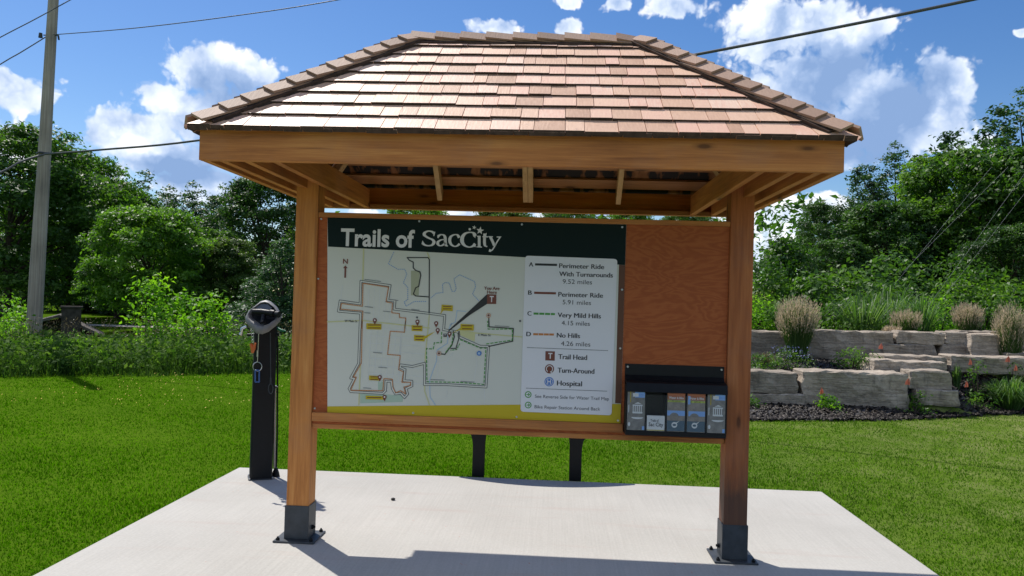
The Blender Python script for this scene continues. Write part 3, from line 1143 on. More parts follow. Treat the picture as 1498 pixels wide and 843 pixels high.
class Print:
    """flat printed strokes in photo-measured sign coordinates, several inks"""

    def __init__(self):
        self.mb = MB()
        self.mats = []

    def mi(self, mt):
        if mt not in self.mats:
            self.mats.append(mt)
        return self.mats.index(mt)

    def line(self, pts, wpx, mt, lift):
        w = wpx / 238.0 / 2
        P = [S(x, y, lift) for x, y in pts]
        k = self.mi(mt)
        for i, (a, c) in enumerate(zip(P[:-1], P[1:])):
            d = c - a
            if d.length < 1e-5:
                continue
            d.normalize()
            n_ = Vector((-d.z, 0, d.x)) * w
            e0 = d * (w * .7)
            dl = Vector((0, -1e-5 * (i % 7), 0))
            self.mb.add([a - n_ - e0 + dl, c - n_ + e0 + dl, c + n_ + e0 + dl, a + n_ - e0 + dl], [(0, 1, 2, 3)], k)

    def dash(self, pts, wpx, mt, lift, on, off):
        rest, draw = on, True
        for a, c in zip(pts[:-1], pts[1:]):
            a, c = Vector(a), Vector(c)
            Ln = (c - a).length
            p = 0
            while p < Ln - 1e-6:
                s_ = min(rest, Ln - p)
                if draw:
                    self.line([a.lerp(c, p / Ln), a.lerp(c, (p + s_) / Ln)], wpx, mt, lift)
                p += s_
                rest -= s_
                if rest <= 1e-6:
                    draw = not draw
                    rest = on if draw else off

    def poly(self, pts, mt, lift):
        self.mb.poly([S(x, y, lift) for x, y in pts], self.mi(mt))

    def disc(self, cx, cy, rpx, mt, lift, n=18):
        self.poly([(cx + rpx * math.cos(2 * math.pi * i / n), cy + rpx * math.sin(2 * math.pi * i / n)) for i in range(n)], mt, lift)

    def ring(self, cx, cy, rpx, wpx, mt, lift, a0=0, a1=360, n=22):
        self.line([(cx + rpx * math.cos(R(a0 + (a1 - a0) * i / n)), cy + rpx * math.sin(R(a0 + (a1 - a0) * i / n))) for i in range(n + 1)], wpx, mt, lift)

    def pin(self, cx, cy, s, lift):
        p = [(cx + s * math.cos(t), cy - s * .2 + s * math.sin(t)) for t in np.linspace(R(150), R(390), 12)]
        self.poly([(cx, cy + 2.0 * s)] + p, M_INKB, lift)
        self.disc(cx, cy - .2 * s, s * .42, M_LET, lift + .0004, 10)

    def text(self, txt, x0, yc, x1, cap, mt, lift, bold=0.0, rot=0.0):
        if 0 < bold < .02:
            k_ = cap * .042
            self.text(txt, x0 - k_, yc, x1 - k_, cap, mt, lift)
            self.text(txt, x0 + k_, yc, x1 + k_, cap, mt, lift + .00006)
            return
        """text whose capitals are cap px high, fitted between x0 and x1 (photo px) about yc"""
        cu = bpy.data.curves.new('t', 'FONT')
        cu.body = txt
        cu.size = 1.0
        cu.offset = bold
        cu.resolution_u = 4
        ob = bpy.data.objects.new('t', cu)
        COL.objects.link(ob)
        dg = bpy.context.evaluated_depsgraph_get()
        me = ob.evaluated_get(dg).to_mesh()
        vs = np.array([v.co[:] for v in me.vertices])
        fs = [list(p_.vertices) for p_ in me.polygons]
        ob.evaluated_get(dg).to_mesh_clear()
        bpy.data.objects.remove(ob)
        bpy.data.curves.remove(cu)
        if not len(vs):
            return
        capu = CAPU
        wid = vs[:, 0].max() - vs[:, 0].min()
        ch = cap / 238.0
        sy = ch / capu
        A = S(x0, yc, lift)
        B = S(x1, yc, lift)
        if rot:
            wl = (x1 - x0) / 238.0
            cen = A
            sx_ = wl / wid
            pts = []
            for x, y, _ in vs:
                lx = (x - vs[:, 0].min()) * sx_
                lz = (y - capu / 2) * sy
                pts.append((cen.x + lx * math.cos(rot) - lz * math.sin(rot), cen.y, cen.z + lx * math.sin(rot) + lz * math.cos(rot)))
        else:
            sx_ = (B.x - A.x) / wid
            zc = (A.z + B.z) / 2
            zc = A.z
            pts = [(A.x + (x - vs[:, 0].min()) * sx_, A.y, zc + (y - capu / 2) * sy) for x, y, _ in vs]
        self.mb.add(pts, fs, self.mi(mt))

    def build(self, name, parent):
        return self.mb.build(name, self.mats, parent)


def cA(pts): return [(480 + x / 8.427, 380 + y / 8.427) for x, y in pts]
def cB(pts): return [(620 + x / 8.427, 400 + y / 8.427) for x, y in pts]
def cC(pts): return [(480 + x / 6.487, 470 + y / 6.487) for x, y in pts]
def cD(pts): return [(610 + x / 6.487, 470 + y / 6.487) for x, y in pts]
def c3(pts): return [(470 + x / 4.993, 310 + y / 4.993) for x, y in pts]
def c4(pts): return [(470 + x / 4.993, 460 + y / 4.993) for x, y in pts]
def c5(pts): return [(750 + x / 4.049, 310 + y / 4.049) for x, y in pts]
def c6(pts): return [(750 + x / 4.049, 470 + y / 4.049) for x, y in pts]


pr = Print()
l0 = .0009
# areas
pr.poly(c4([(285, 580), (600, 590), (595, 640), (285, 650)]), M_PARK, l0)
pr.poly(c3([(655, 430), (720, 430), (712, 610), (655, 610)]), M_OLIVE, l0)
pr.poly(c4([(1010, 110), (1125, 130), (1120, 200), (1010, 150)]), M_ROADY, l0)
pr.poly(c4([(415, 490), (460, 480), (455, 560), (415, 555)]), M_PARK, l0)
# pale roads
l1 = .0012
for x in range(575, 636, 9):
    pr.line([(x - 40, 470), (x - 46, 560)], .8, M_ROAD, l1)
for y in range(480, 560, 11):
    pr.line([(540, y), (620, y + 5)], .8, M_ROAD, l1 + .00005)
for x in range(540, 575, 8):
    pr.line([(x, 422), (x - 2, 468)], .7, M_ROAD, l1 + .00005)
pr.line(c3([(155, 540), (130, 748)]), .8, M_ROAD, l1)
pr.line(cC([(690, 120), (670, 460)]), .8, M_ROAD, l1)
pr.line(cD([(205, 330), (190, 540)]), .8, M_ROAD, l1)
pr.line(cD([(340, 300), (280, 380), (195, 405)]), .8, M_ROAD, l1)
pr.line(cD([(550, 300), (570, 400), (540, 560)]), .8, M_ROAD, l1)
pr.line(cD([(640, 640), (640, 790)]), .8, M_ROAD, l1)
pr.line(cD([(285, 640), (285, 720)]), .8, M_ROAD, l1)
l1 = .0014
pr.line(c3([(310, 272), (303, 500)]), 2.2, M_ROADY, l1)
pr.line(c4([(45, 55), (300, 45), (790, 100)]), 1.8, M_ROADY, l1)
pr.line(c4([(1000, 125), (1465, 165)]), 1.8, M_ROADY, l1)
pr.line(c4([(285, 370), (275, 660)]), 1.8, M_ROADY, l1 + .0001)
pr.line(c4([(790, 0), (760, 300), (755, 560), (790, 660)]), 1.6, M_ROADY, l1 + .0001)
pr.line(c3([(775, 300), (790, 335)]), 1.8, M_ROADY, l1)
# rivers
l2 = .0017
pr.dash(c3([(530, 295), (490, 380), (560, 420), (610, 420), (625, 455), (600, 520), (632, 550), (632, 640), (605, 660), (620, 690), (680, 655), (770, 655)]), 1.0, M_INKRV, l2, 1.2, 1.7)
pr.dash(c3([(800, 630), (840, 595), (890, 590), (885, 530), (905, 518), (935, 520), (955, 580), (975, 582), (985, 560), (970, 490), (1010, 460), (1120, 510), (1127, 550), (1105, 600), (1150, 650)]), 1.0, M_INKRV, l2, 1.2, 1.6)
pr.line(cD([(330, 20), (295, 90), (290, 210), (190, 275), (185, 380), (120, 560), (125, 720), (175, 795)]), 1.1, M_PALE, l2)
pr.line(cB([(320, 640), (390, 600), (410, 460), (520, 470)]), 1.0, M_PALE, l2)
# double perimeter line
per = (cA([(1264, 665), (815, 610), (825, 510), (735, 500), (765, 320), (405, 268), (395, 545), (148, 510), (128, 635), (400, 660), (395, 843)]) +
       cC([(305, 0), (290, 400), (215, 540), (250, 545), (200, 640), (215, 668), (520, 685), (545, 660), (550, 570), (600, 570), (610, 640), (640, 690),
           (690, 685), (725, 725), (755, 690), (740, 640), (795, 615), (795, 570), (720, 565), (730, 460), (685, 440), (690, 415), (800, 430), (915, 400), (915, 600)]) +
       cD([(70, 602), (280, 602), (655, 625), (680, 240), (600, 238), (400, 150), (395, 105), (345, 95), (250, 80)]) + cB([(245, 690), (258, 520), (0, 485)]))
l3 = .002
pr.line(per, 3.7, M_INKG, l3)
pr.line(per, 1.9, M_CREAM, l3 + .0003)
# single lines
l4 = .0028
pr.line(c3([(628, 335), (780, 335), (790, 350), (788, 740)]), 1.5, M_INK, l4)
pr.line(c3([(628, 335), (645, 355), (672, 368), (672, 410), (690, 428), (722, 440), (727, 465), (712, 545), (690, 555), (673, 600), (690, 615), (788, 622)]), 1.5, M_INK, l4)
pr.line(cD([(345, 95), (355, 150), (330, 230), (265, 315), (205, 308)]), 1.5, M_INK, l4)
pr.line(cD([(400, 155), (370, 258), (320, 260)]), 1.3, M_INK, l4)
pr.line(cB([(800, 530), (805, 660), (1105, 680), (1095, 835)]), 1.4, M_INK, l4)
pr.line(cD([(910, 190), (680, 240)]), 1.4, M_INK, l4)
pr.line(cD([(395, 105), (400, 150)]), 1.4, M_INK, l4)
# dotted routes
pr.dash(cA([(945, 843), (960, 720), (880, 715), (880, 665), (785, 655), (795, 535), (715, 520), (745, 340), (430, 292), (425, 575), (165, 540), (155, 610), (430, 635), (415, 843)]), 1.3, M_INKO, l4, 1.3, 1.2)
pr.dash(cC([(735, 0), (725, 105), (590, 95), (565, 315), (685, 325), (670, 460), (715, 480), (700, 580), (785, 580), (780, 610), (720, 625), (735, 690), (690, 660), (640, 680),
            (615, 620), (610, 550), (530, 545), (520, 660), (215, 655), (270, 530), (240, 530), (315, 400), (325, 0)]), 1.3, M_INKO, l4, 1.3, 1.2)
pr.dash(cD([(235, 105), (230, 205), (165, 205), (155, 265), (90, 260), (95, 575), (400, 580), (635, 600), (655, 255), (600, 255), (410, 175)]), 1.3, M_INKGR, l4 + .0002, 3.6, 2.6)
pr.dash(cD([(345, 120), (330, 220), (270, 300)]), 1.3, M_INKGR, l4 + .0002, 3.2, 2.2)
pr.dash(cD([(405, 215), (375, 270), (320, 275)]), 1.2, M_INKGR, l4 + .0002, 2.4, 2)
pr.dash(cD([(660, 215), (905, 180), (905, 75), (675, 75), (670, 0)]), 1.3, M_INKGR, l4 + .0002, 3.6, 2.6)
# wedge and T box
pr.poly(cB([(780, 258), (780, 378), (560, 520), (315, 712), (300, 706)]), M_INK, .0034)
pr.poly(cB([(780, 258), (895, 262), (892, 378), (780, 378)]), M_INKB, .0037)
pr.text('T', *cB([(812, 318)])[0], cB([(862, 318)])[0][0], 8.2, M_LET, .0041, .02)
pr.text('You Are', *cB([(745, 183)])[0], cB([(933, 183)])[0][0], 4.6, M_INKB, .0034, .012)
pr.text('Here', *cB([(782, 232)])[0], cB([(900, 232)])[0][0], 4.6, M_INKB, .0034, .012)
pr.text('N', *c3([(160, 362)])[0], c3([(195, 362)])[0][0], 6.6, M_INKB, .0034, .02)
pr.line(c3([(175, 478), (177, 405)]), 2.4, M_INKB, .0034)
pr.poly(c3([(160, 412), (177, 392), (193, 412)]), M_INKB, .0036)
pr.text('W Main St', *c4([(172, 48)])[0], c4([(264, 48)])[0][0], 3.0, M_INKG, .0034, .012)
pr.text('E Main St', *c4([(1148, 150)])[0], c4([(1238, 152)])[0][0], 3.0, M_INKG, .0034, .012)
for (p0, n_, rt) in ((cA([(455, 245)])[0], 23, -.13), (cA([(455, 580)])[0], 11, -.1), (cA([(450, 655)])[0], 8, -.1), (cA([(680, 635)])[0], 10, -.1), (cA([(1030, 612)])[0], 11, -.13),
                     (cC([(430, 297)])[0], 12, -.08), (cC([(480, 437)])[0], 13, -.08), (cC([(335, 633)])[0], 12, -.05), (cD([(130, 555)])[0], 19, -.03), (cD([(415, 572)])[0], 19, -.05),
                     (cB([(880, 648)])[0], 20, -.05), (cA([(765, 495)])[0], 12, -.1)):
    # street names too small to read: rows of tiny ink ticks
    k = 0.0
    rr = random.Random(int(p0[0] * 10))
    while k < n_:
        lw = rr.uniform(.6, 1.5)
        pr.line([(p0[0] + k, p0[1] - rt * k * .0 + .13 * k * (-rt / .13)), (p0[0] + k + lw, p0[1] + .13 * k * (-rt / .13))], 1.0, M_TICK, .0034)
        k += lw + rr.uniform(.4, .8)
# callouts
for (x0, y0, x1, y1) in ((330, 65, 441, 112), (660, 78, 740, 124), (678, 150, 757, 197), (1018, 70, 1115, 119), (350, 446, 427, 484), (325, 593, 456, 623)):
    q = c4([(x0, y0), (x1, y0 + 5), (x1 - 2, y1), (x0, y1 - 4)])
    pr.poly(q, M_YEL, .0036)
    rws = 2 if y1 - y0 > 34 else 1
    for ri in range(rws):
        yy = q[0][1] + (ri + .5) * (q[3][1] - q[0][1]) / rws + .4
        k = q[0][0] + 2.5
        rr = random.Random(x0 + ri)
        while k < q[1][0] - 3:
            lw = rr.uniform(.7, 1.6)
            pr.line([(k, yy), (k + lw, yy + .1)], 1.3, M_INKB, .004)
            k += lw + .6
q = c3([(880, 678), (962, 684), (960, 726), (876, 720)])
pr.poly(q, M_YEL, .0036)
for ri in range(2):
    yy = q[0][1] + 2.6 + ri * 3.6
    for k in range(6):
        pr.line([(q[0][0] + 2.5 + k * 2, yy), (q[0][0] + 3.8 + k * 2, yy)], 1.2, M_INKB, .004)
pr.poly(c3([(880, 718), (893, 720), (868, 752)]), M_YEL, .0036)
pr.poly(c4([(757, 160), (757, 180), (835, 124)]), M_YEL, .0036)
pr.poly(c4([(1018, 98), (1018, 110), (955, 138)]), M_YEL, .0036)
for p in ((392, 46), (703, 56), (840, 68), (851, 118), (937, 144), (428, 461), (463, 606)):
    pr.pin(*c4([p])[0], 3.0, .0044)
for p in ((860, 285), (1222, 8)):
    x, y = c4([p])[0]
    pr.disc(x, y, 3.4, M_INKO, .0036)
    pr.disc(x, y, 2.6, M_CREAM, .004)
    pr.disc(x, y, 1.8, M_INKB, .0044)
x, y = c4([(1153, 285)])[0]
pr.disc(x, y, 3.6, M_INKBL, .0036)
pr.disc(x, y, 1.8, M_PALE, .004)
x, y = c4([(905, 153)])[0]
pr.poly([(x - 2.4, y - 2.4), (x + 2.4, y - 2.3), (x + 2.4, y + 2.5), (x - 2.4, y + 2.4)], M_INK, .0038)
pr.text('T', x - 1.3, y, x + 1.3, 3.2, M_LET, .0042, .02)
pr.disc(*cA([(1097, 712)])[0], 1.5, M_INKG, .0036)
pr.disc(*cB([(1187, 588)])[0], 1.6, M_INKG, .0036)
pr.build('map_print', sign)

# ---- title lettering
pr = Print()
pr.text('Trails of', 498.8, 347.5, 606.8, 23.5, M_LET, .0026, .026)


def calli(pr, pts, thick, thin, ox, oy, sc, lift, closed=False):
    """broad-pen stroke: verticals thick, horizontals thin; points in local px (y up)"""
    P = []
    # Catmull-Rom smoothing
    n_ = len(pts)
    for i in range(n_ - 1):
        p0, p1, p2, p3 = [Vector(pts[min(max(i + k, 0), n_ - 1)]) for k in (-1, 0, 1, 2)]
        for t in np.linspace(0, 1, 7)[:-1]:
            P.append(.5 * ((2 * p1) + (p2 - p0) * t + (2 * p0 - 5 * p1 + 4 * p2 - p3) * t * t + (3 * p1 - p0 - 3 * p2 + p3) * t ** 3))
    P.append(Vector(pts[-1]))
    Lf, Rt = [], []
    for i, p in enumerate(P):
        d = (P[min(i + 1, len(P) - 1)] - P[max(i - 1, 0)]).normalized()
        w_ = (thin + (thick - thin) * abs(d.y) ** 1.5) / 2
        n2 = Vector((-d.y, d.x))
        Lf.append(p + n2 * w_)
        Rt.append(p - n2 * w_)
    vs = [S(ox + p.x * sc, oy - p.y * sc + .018 * p.x * sc, lift) for p in Lf + Rt]
    k = len(P)
    pr.mb.add(vs, [(i, i + 1, k + i + 1, k + i) for i in range(k - 1)], pr.mi(M_LET))


# letters in units of zoomed-crop px (scale 9.3625 per photo px), origin at crop (0,0); y handled downwards
def ser(pts, th=46, tn=14, lift=.0026):
    calli(pr, [(x, -y) for x, y in pts], th, tn, 590, 320, 1 / 9.3625, lift)


def nofix(pts, lift=.0026):
    pr.mb.poly([S(590 + x / 9.3625, 320 + y / 9.3625 + .018 * x / 9.3625, lift) for x, y in pts], pr.mi(M_LET))


# (the 1% slope of the lettering is already in the measured points, so take it out of the stroke helper)
def slope_fix(pts):
    return [(x, y - .018 * x) for x, y in pts]


for pts, th, tn in (
        ([(425, 205), (390, 178), (340, 172), (295, 195), (292, 228), (340, 262), (400, 290), (420, 325), (395, 360), (345, 372), (295, 360), (262, 335)], 46, 17),   # S
        ([(475, 248), (510, 222), (550, 225), (572, 255), (577, 320), (585, 365), (612, 375)], 40, 15),                                                           # a stem
        ([(572, 285), (520, 292), (478, 318), (476, 352), (505, 372), (545, 360), (576, 330)], 40, 13),                                                            # a bowl
        ([(766, 262), (740, 224), (695, 222), (650, 250), (636, 300), (655, 352), (700, 380), (740, 372), (772, 345)], 42, 14),                                      # c
        ([(985, 240), (960, 198), (910, 188), (850, 205), (810, 255), (808, 320), (845, 370), (905, 390), (955, 375), (985, 345)], 52, 15),                          # C
        ([(1040, 240), (1040, 385)], 38, 38),                                                                                                                      # i
        ([(1116, 205), (1112, 300), (1118, 365), (1150, 385)], 38, 14),                                                                                             # t
        ([(1085, 248), (1160, 250)], 14, 16),
        ([(1192, 250), (1225, 318), (1248, 372)], 40, 20),                                                                                                          # y
        ([(1325, 256), (1285, 318), (1248, 385), (1215, 432), (1180, 445)], 18, 18)):
    ser(slope_fix(pts), th, tn)
for pts in ([(418, 180), (440, 180), (425, 240), (412, 238)], [(265, 298), (280, 325), (300, 352), (250, 350)], [(976, 200), (998, 205), (985, 268), (974, 255)], [(975, 345), (992, 350), (990, 392), (965, 380)],
            [(1012, 235), (1060, 236), (1060, 250), (1010, 250)], [(1003, 380), (1078, 384), (1078, 397), (1003, 393)], [(1165, 240), (1228, 242), (1228, 256), (1165, 254)], [(1280, 244), (1345, 246), (1330, 262), (1278, 258)],
            [(470, 225), (500, 216), (485, 268), (465, 262)], [(1085, 250), (1110, 215), (1142, 195), (1135, 250)], [(1168, 450), (1180, 415), (1215, 432), (1195, 458)]):
    nofix(slope_fix(pts), .0029)
pr.build('title_lettering', sign)
pr = Print()
for (cx_, cy_, r_, rot_) in ((1052, 165, 56, 8), (972, 122, 31, 12)):
    st = []
    for i in range(10):
        rr_ = r_ if i % 2 == 0 else r_ * .42
        t = R(-90 + rot_ + 36 * i)
        st.append((cx_ + rr_ * math.cos(t), cy_ + rr_ * math.sin(t)))
    c0 = S(590 + cx_ / 9.3625, 320 + cy_ / 9.3625, .0029)
    vs = [c0] + [S(590 + x / 9.3625, 320 + y / 9.3625, .0029) for x, y in st]
    pr.mb.add(vs, [(0, i + 1, (i + 1) % 10 + 1) for i in range(10)], pr.mi(M_LET))
pr.disc(590 + 911 / 9.3625, 320 + 146 / 9.3625, 1.8, M_LET, .0029)
pr.build('logo_stars', sign)

# ---- legend card
cs = [(768.5, 374.2), (903, 379.2), (894.6, 607.6), (761.5, 602.2)]
rc = []
for i in range(4):
    p0, p1, p2 = Vector(cs[i - 1]), Vector(cs[i]), Vector(cs[(i + 1) % 4])
    a_, c_ = p1 + (p0 - p1).normalized() * 5, p1 + (p2 - p1).normalized() * 5
    for t in np.linspace(0, 1, 6):
        rc.append(tuple((1 - t) ** 2 * a_ + 2 * t * (1 - t) * p1 + t * t * c_))
b = MB()
b.prism([S(x, y, .0055) for x, y in rc], (0, .004, 0))
b.build('legend_card', M_CARD, sign)
pr = Print()
ll = .0065


def tx(s_, x0, y, x1, cap, f=c5, mt=M_INK, bold=.014):
    a_ = f([(x0, y)])[0]
    pr.text(s_, a_[0], a_[1], f([(x1, y)])[0][0], cap, mt, ll, bold)


tx('A', 97, 312, 122, 6.0, bold=.015)
pr.line(c5([(137, 312), (258, 315)]), 3.2, M_INK, ll)
tx('Perimeter Ride', 276, 320, 541, 6.4, bold=.015)
tx('With Turnarounds', 276, 368, 593, 6.4, bold=.015)
tx('9.52 miles', 296, 413, 470, 6.2, bold=0.0)
tx('B', 92, 479, 113, 6.0, bold=.015)
pr.line(c5([(132, 480), (252, 483)]), 3.2, M_INKB, ll)
tx('Perimeter Ride', 271, 489, 534, 6.4, bold=.015)
tx('5.91 miles', 296, 535, 464, 6.2, bold=0.0)
tx('C', 88, 602, 111, 6.0, bold=.015)
pr.dash(c5([(128, 603), (246, 606)]), 3.0, M_INKGR, ll, 5.2, 3.2)
tx('Very Mild Hills', 267, 611, 522, 6.4, bold=.015)
tx('4.15 miles', 290, 658, 457, 6.2, bold=0.0)
tx('D', 82, 76, 108, 6.0, c6, bold=.015)
pr.dash(c6([(126, 77), (240, 79)]), 3.0, M_INKO, ll, 5.0, 2.8)
tx('No Hills', 262, 83, 398, 6.4, c6, bold=.015)
tx('4.26 miles', 286, 132, 460, 6.2, c6, bold=0.0)
pr_text = pr
pr.dash(c6([(86, 156), (566, 174)]), .8, M_INKG, ll, .9, .9)
pr.dash(c6([(80, 396), (558, 414)]), .8, M_INKG, ll, .9, .9)
pr = Print()
q = c6([(194, 177), (250, 179), (249, 234), (193, 232)])
pr.poly(q, M_INKB, ll)
pr.text('T', q[0][0] + 4, q[0][1] + 6.9, q[0][0] + 10.2, 7.5, M_LET, ll + .0004, .03)
pr.build('trail_head_icon', sign)
pr = pr_text
tx('Trail Head', 271, 210, 440, 6.8, c6, bold=0.002)
x, y = c6([(218, 282)])[0]
pr = Print()
pr.disc(x, y, 6.8, M_INKB, ll)
pr.ring(x, y, 4.6, 1.1, M_LET, ll + .0004, -230, 50)
pr.poly([(x + .4, y + 4.4), (x + 3.6, y + 6.4), (x + 4.2, y + 2.2)], M_LET, ll + .0004)
pr.build('turn_around_icon', sign)
pr = pr_text
tx('Turn-Around', 267, 290, 483, 6.8, c6, bold=0.002)
x, y = c6([(216, 358)])[0]
pr = Print()
pr.disc(x, y, 6.9, M_INKBL, ll)
pr.ring(x, y, 5.2, .6, M_LET, ll + .0004)
pr.text('H', x - 2.6, y, x + 2.6, 6.2, M_LET, ll + .0006, .02)
pr.build('hospital_icon', sign)
pr = pr_text
tx('Hospital', 263, 366, 410, 6.8, c6, bold=0.002)
for cy_ in (434, 496):
    x, y = c6([(92, cy_)])[0]
    pr = Print()
    pr.disc(x, y, 4.9, M_INKGR, ll)
    pr.disc(x, y, 3.5, M_CARD, ll + .0003)
    pr.line([(x - 2.2, y), (x + 1.9, y + .05)], 1.2, M_INKGR, ll + .0006)
    pr.line([(x + .2, y - 2), (x + 2.2, y), (x + .2, y + 2)], 1.1, M_INKGR, ll + .0008)
    pr.build('arrow_icon', sign)
pr = pr_text
tx('See Reverse Side for Water Trail Map', 132, 444, 571, 4.4, c6, bold=0.0)
tx('Bike Repair Station Around Back', 130, 506, 518, 4.4, c6, bold=0.0)
pr.build('legend_print', sign)

# screws of the sign and of the plywood
for (x, y) in ((613.5, 323.8), (763.5, 328.5), (910.2, 332.5), (604.5, 604.2), (755.8, 610), (904, 615.3), (910, 424), (907.3, 509.8), (480.8, 0)):
    if y == 0:
        continue
    p = S(x, y)
    b = MB()
    b.tube([(p.x, ZS - .0015, p.z), (p.x, ZS - .005, p.z)], [.0075, .005], 10)
    b.build('screw', M_SCREW, sign)
for (x, y) in ((470, 320.5), (465.7, 408), (460.5, 597.5)):
    p = on_plane(x, y, 1, YP)
    b = MB()
    b.tube([(p[0], YP, p[2]), (p[0], YP - .004, p[2])], [.0075, .005], 10)
    b.build('panel_screw', M_SCREW, K)

# ---- brochure holder
HX0, HX1, HZ0, HZ1 = .654, 1.246, .742, 1.156
hold = thing('brochure_holder', 'black literature rack with five clear pockets screwed to the plywood', 'brochure rack', (.95, YP, .74))
b = MB()
b.box(HX0, HX1, YP - .006, YP - .0005, HZ0, HZ1)
b.build('back_plate', M_BLACKP, hold)
b = MB()
# hood: sloped cover over the pockets
prof = [(YP - .006, 1.09), (YP - .03, 1.066), (YP - .105, 1.058), (YP - .115, 1.053), (YP - .13, 1.003), (YP - .125, 1.0), (YP - .11, 1.047), (YP - .03, 1.055), (YP - .006, 1.07)]
b.prism([(HX0 + .001, y, z) for y, z in prof], (HX1 - HX0 - .002, 0, 0))
b.build('hood', M_BLACKP, hold)
b = MB()
b.box(HX0 + .002, HX1 - .002, YP - .112, YP - .0065, HZ0 + .001, HZ0 + .028)
b.build('tray', M_BLACKP, hold)
pw = (HX1 - HX0) / 5
for k in range(6):
    x = HX0 + .003 + k * (HX1 - HX0 - .006) / 5
    b = MB()
    b.box(x - .003, x + .003, YP - .11, YP - .0066, HZ0 + .0285, 1.04 if k in (0, 5) else .985)
    b.build('divider', M_BLACKP, hold)
ma, nt, bb = new_mat('clear_acrylic')
tr = N(nt, 'ShaderNodeBsdfTransparent')
tr.inputs[0].default_value = (.95, .96, .97, 1)
mxs = N(nt, 'ShaderNodeMixShader')
mxs.inputs[0].default_value = .05
bb.inputs['Base Color'].default_value = (.3, .3, .3, 1)
bb.inputs['Roughness'].default_value = .08
L(nt, tr.outputs[0], mxs.inputs[1])
L(nt, bb.outputs[0], mxs.inputs[2])
L(nt, mxs.outputs[0], nt.nodes['Material Output'].inputs['Surface'])
b = MB()
b.box(HX0 + .007, HX1 - .007, YP - .1145, YP - .1125, HZ0 + .03, .985)
b.build('clear_front', ma, hold)
for x in (HX0 + .016, HX1 - .016):
    b = MB()
    b.tube([(x, YP - .006, 1.138), (x, YP - .011, 1.138)], [.008, .005], 10)
    b.build('screw', M_SCREW, hold)

M_BGREY = plain('brochure_grey', (0.26, 0.24, 0.22), .5, 0, .4, .25, 30)
M_BBROWN = plain('brochure_brown', (0.5, 0.16, 0.07), .5)
M_BTAUPE = plain('brochure_taupe', (0.32, 0.27, 0.23), .5, 0, .4, .2, 40)
M_BSKY = plain('brochure_sky', (0.25, 0.45, 0.85), .5)
M_BNAVY = plain('brochure_navy', (0.07, 0.13, 0.18), .5)
M_BWHITE = plain('brochure_white', (0.8, 0.79, 0.78), .5)
M_BGREEN = plain('brochure_green', (0.4, 0.45, 0.08), .5, 0, .4, .5, 60)


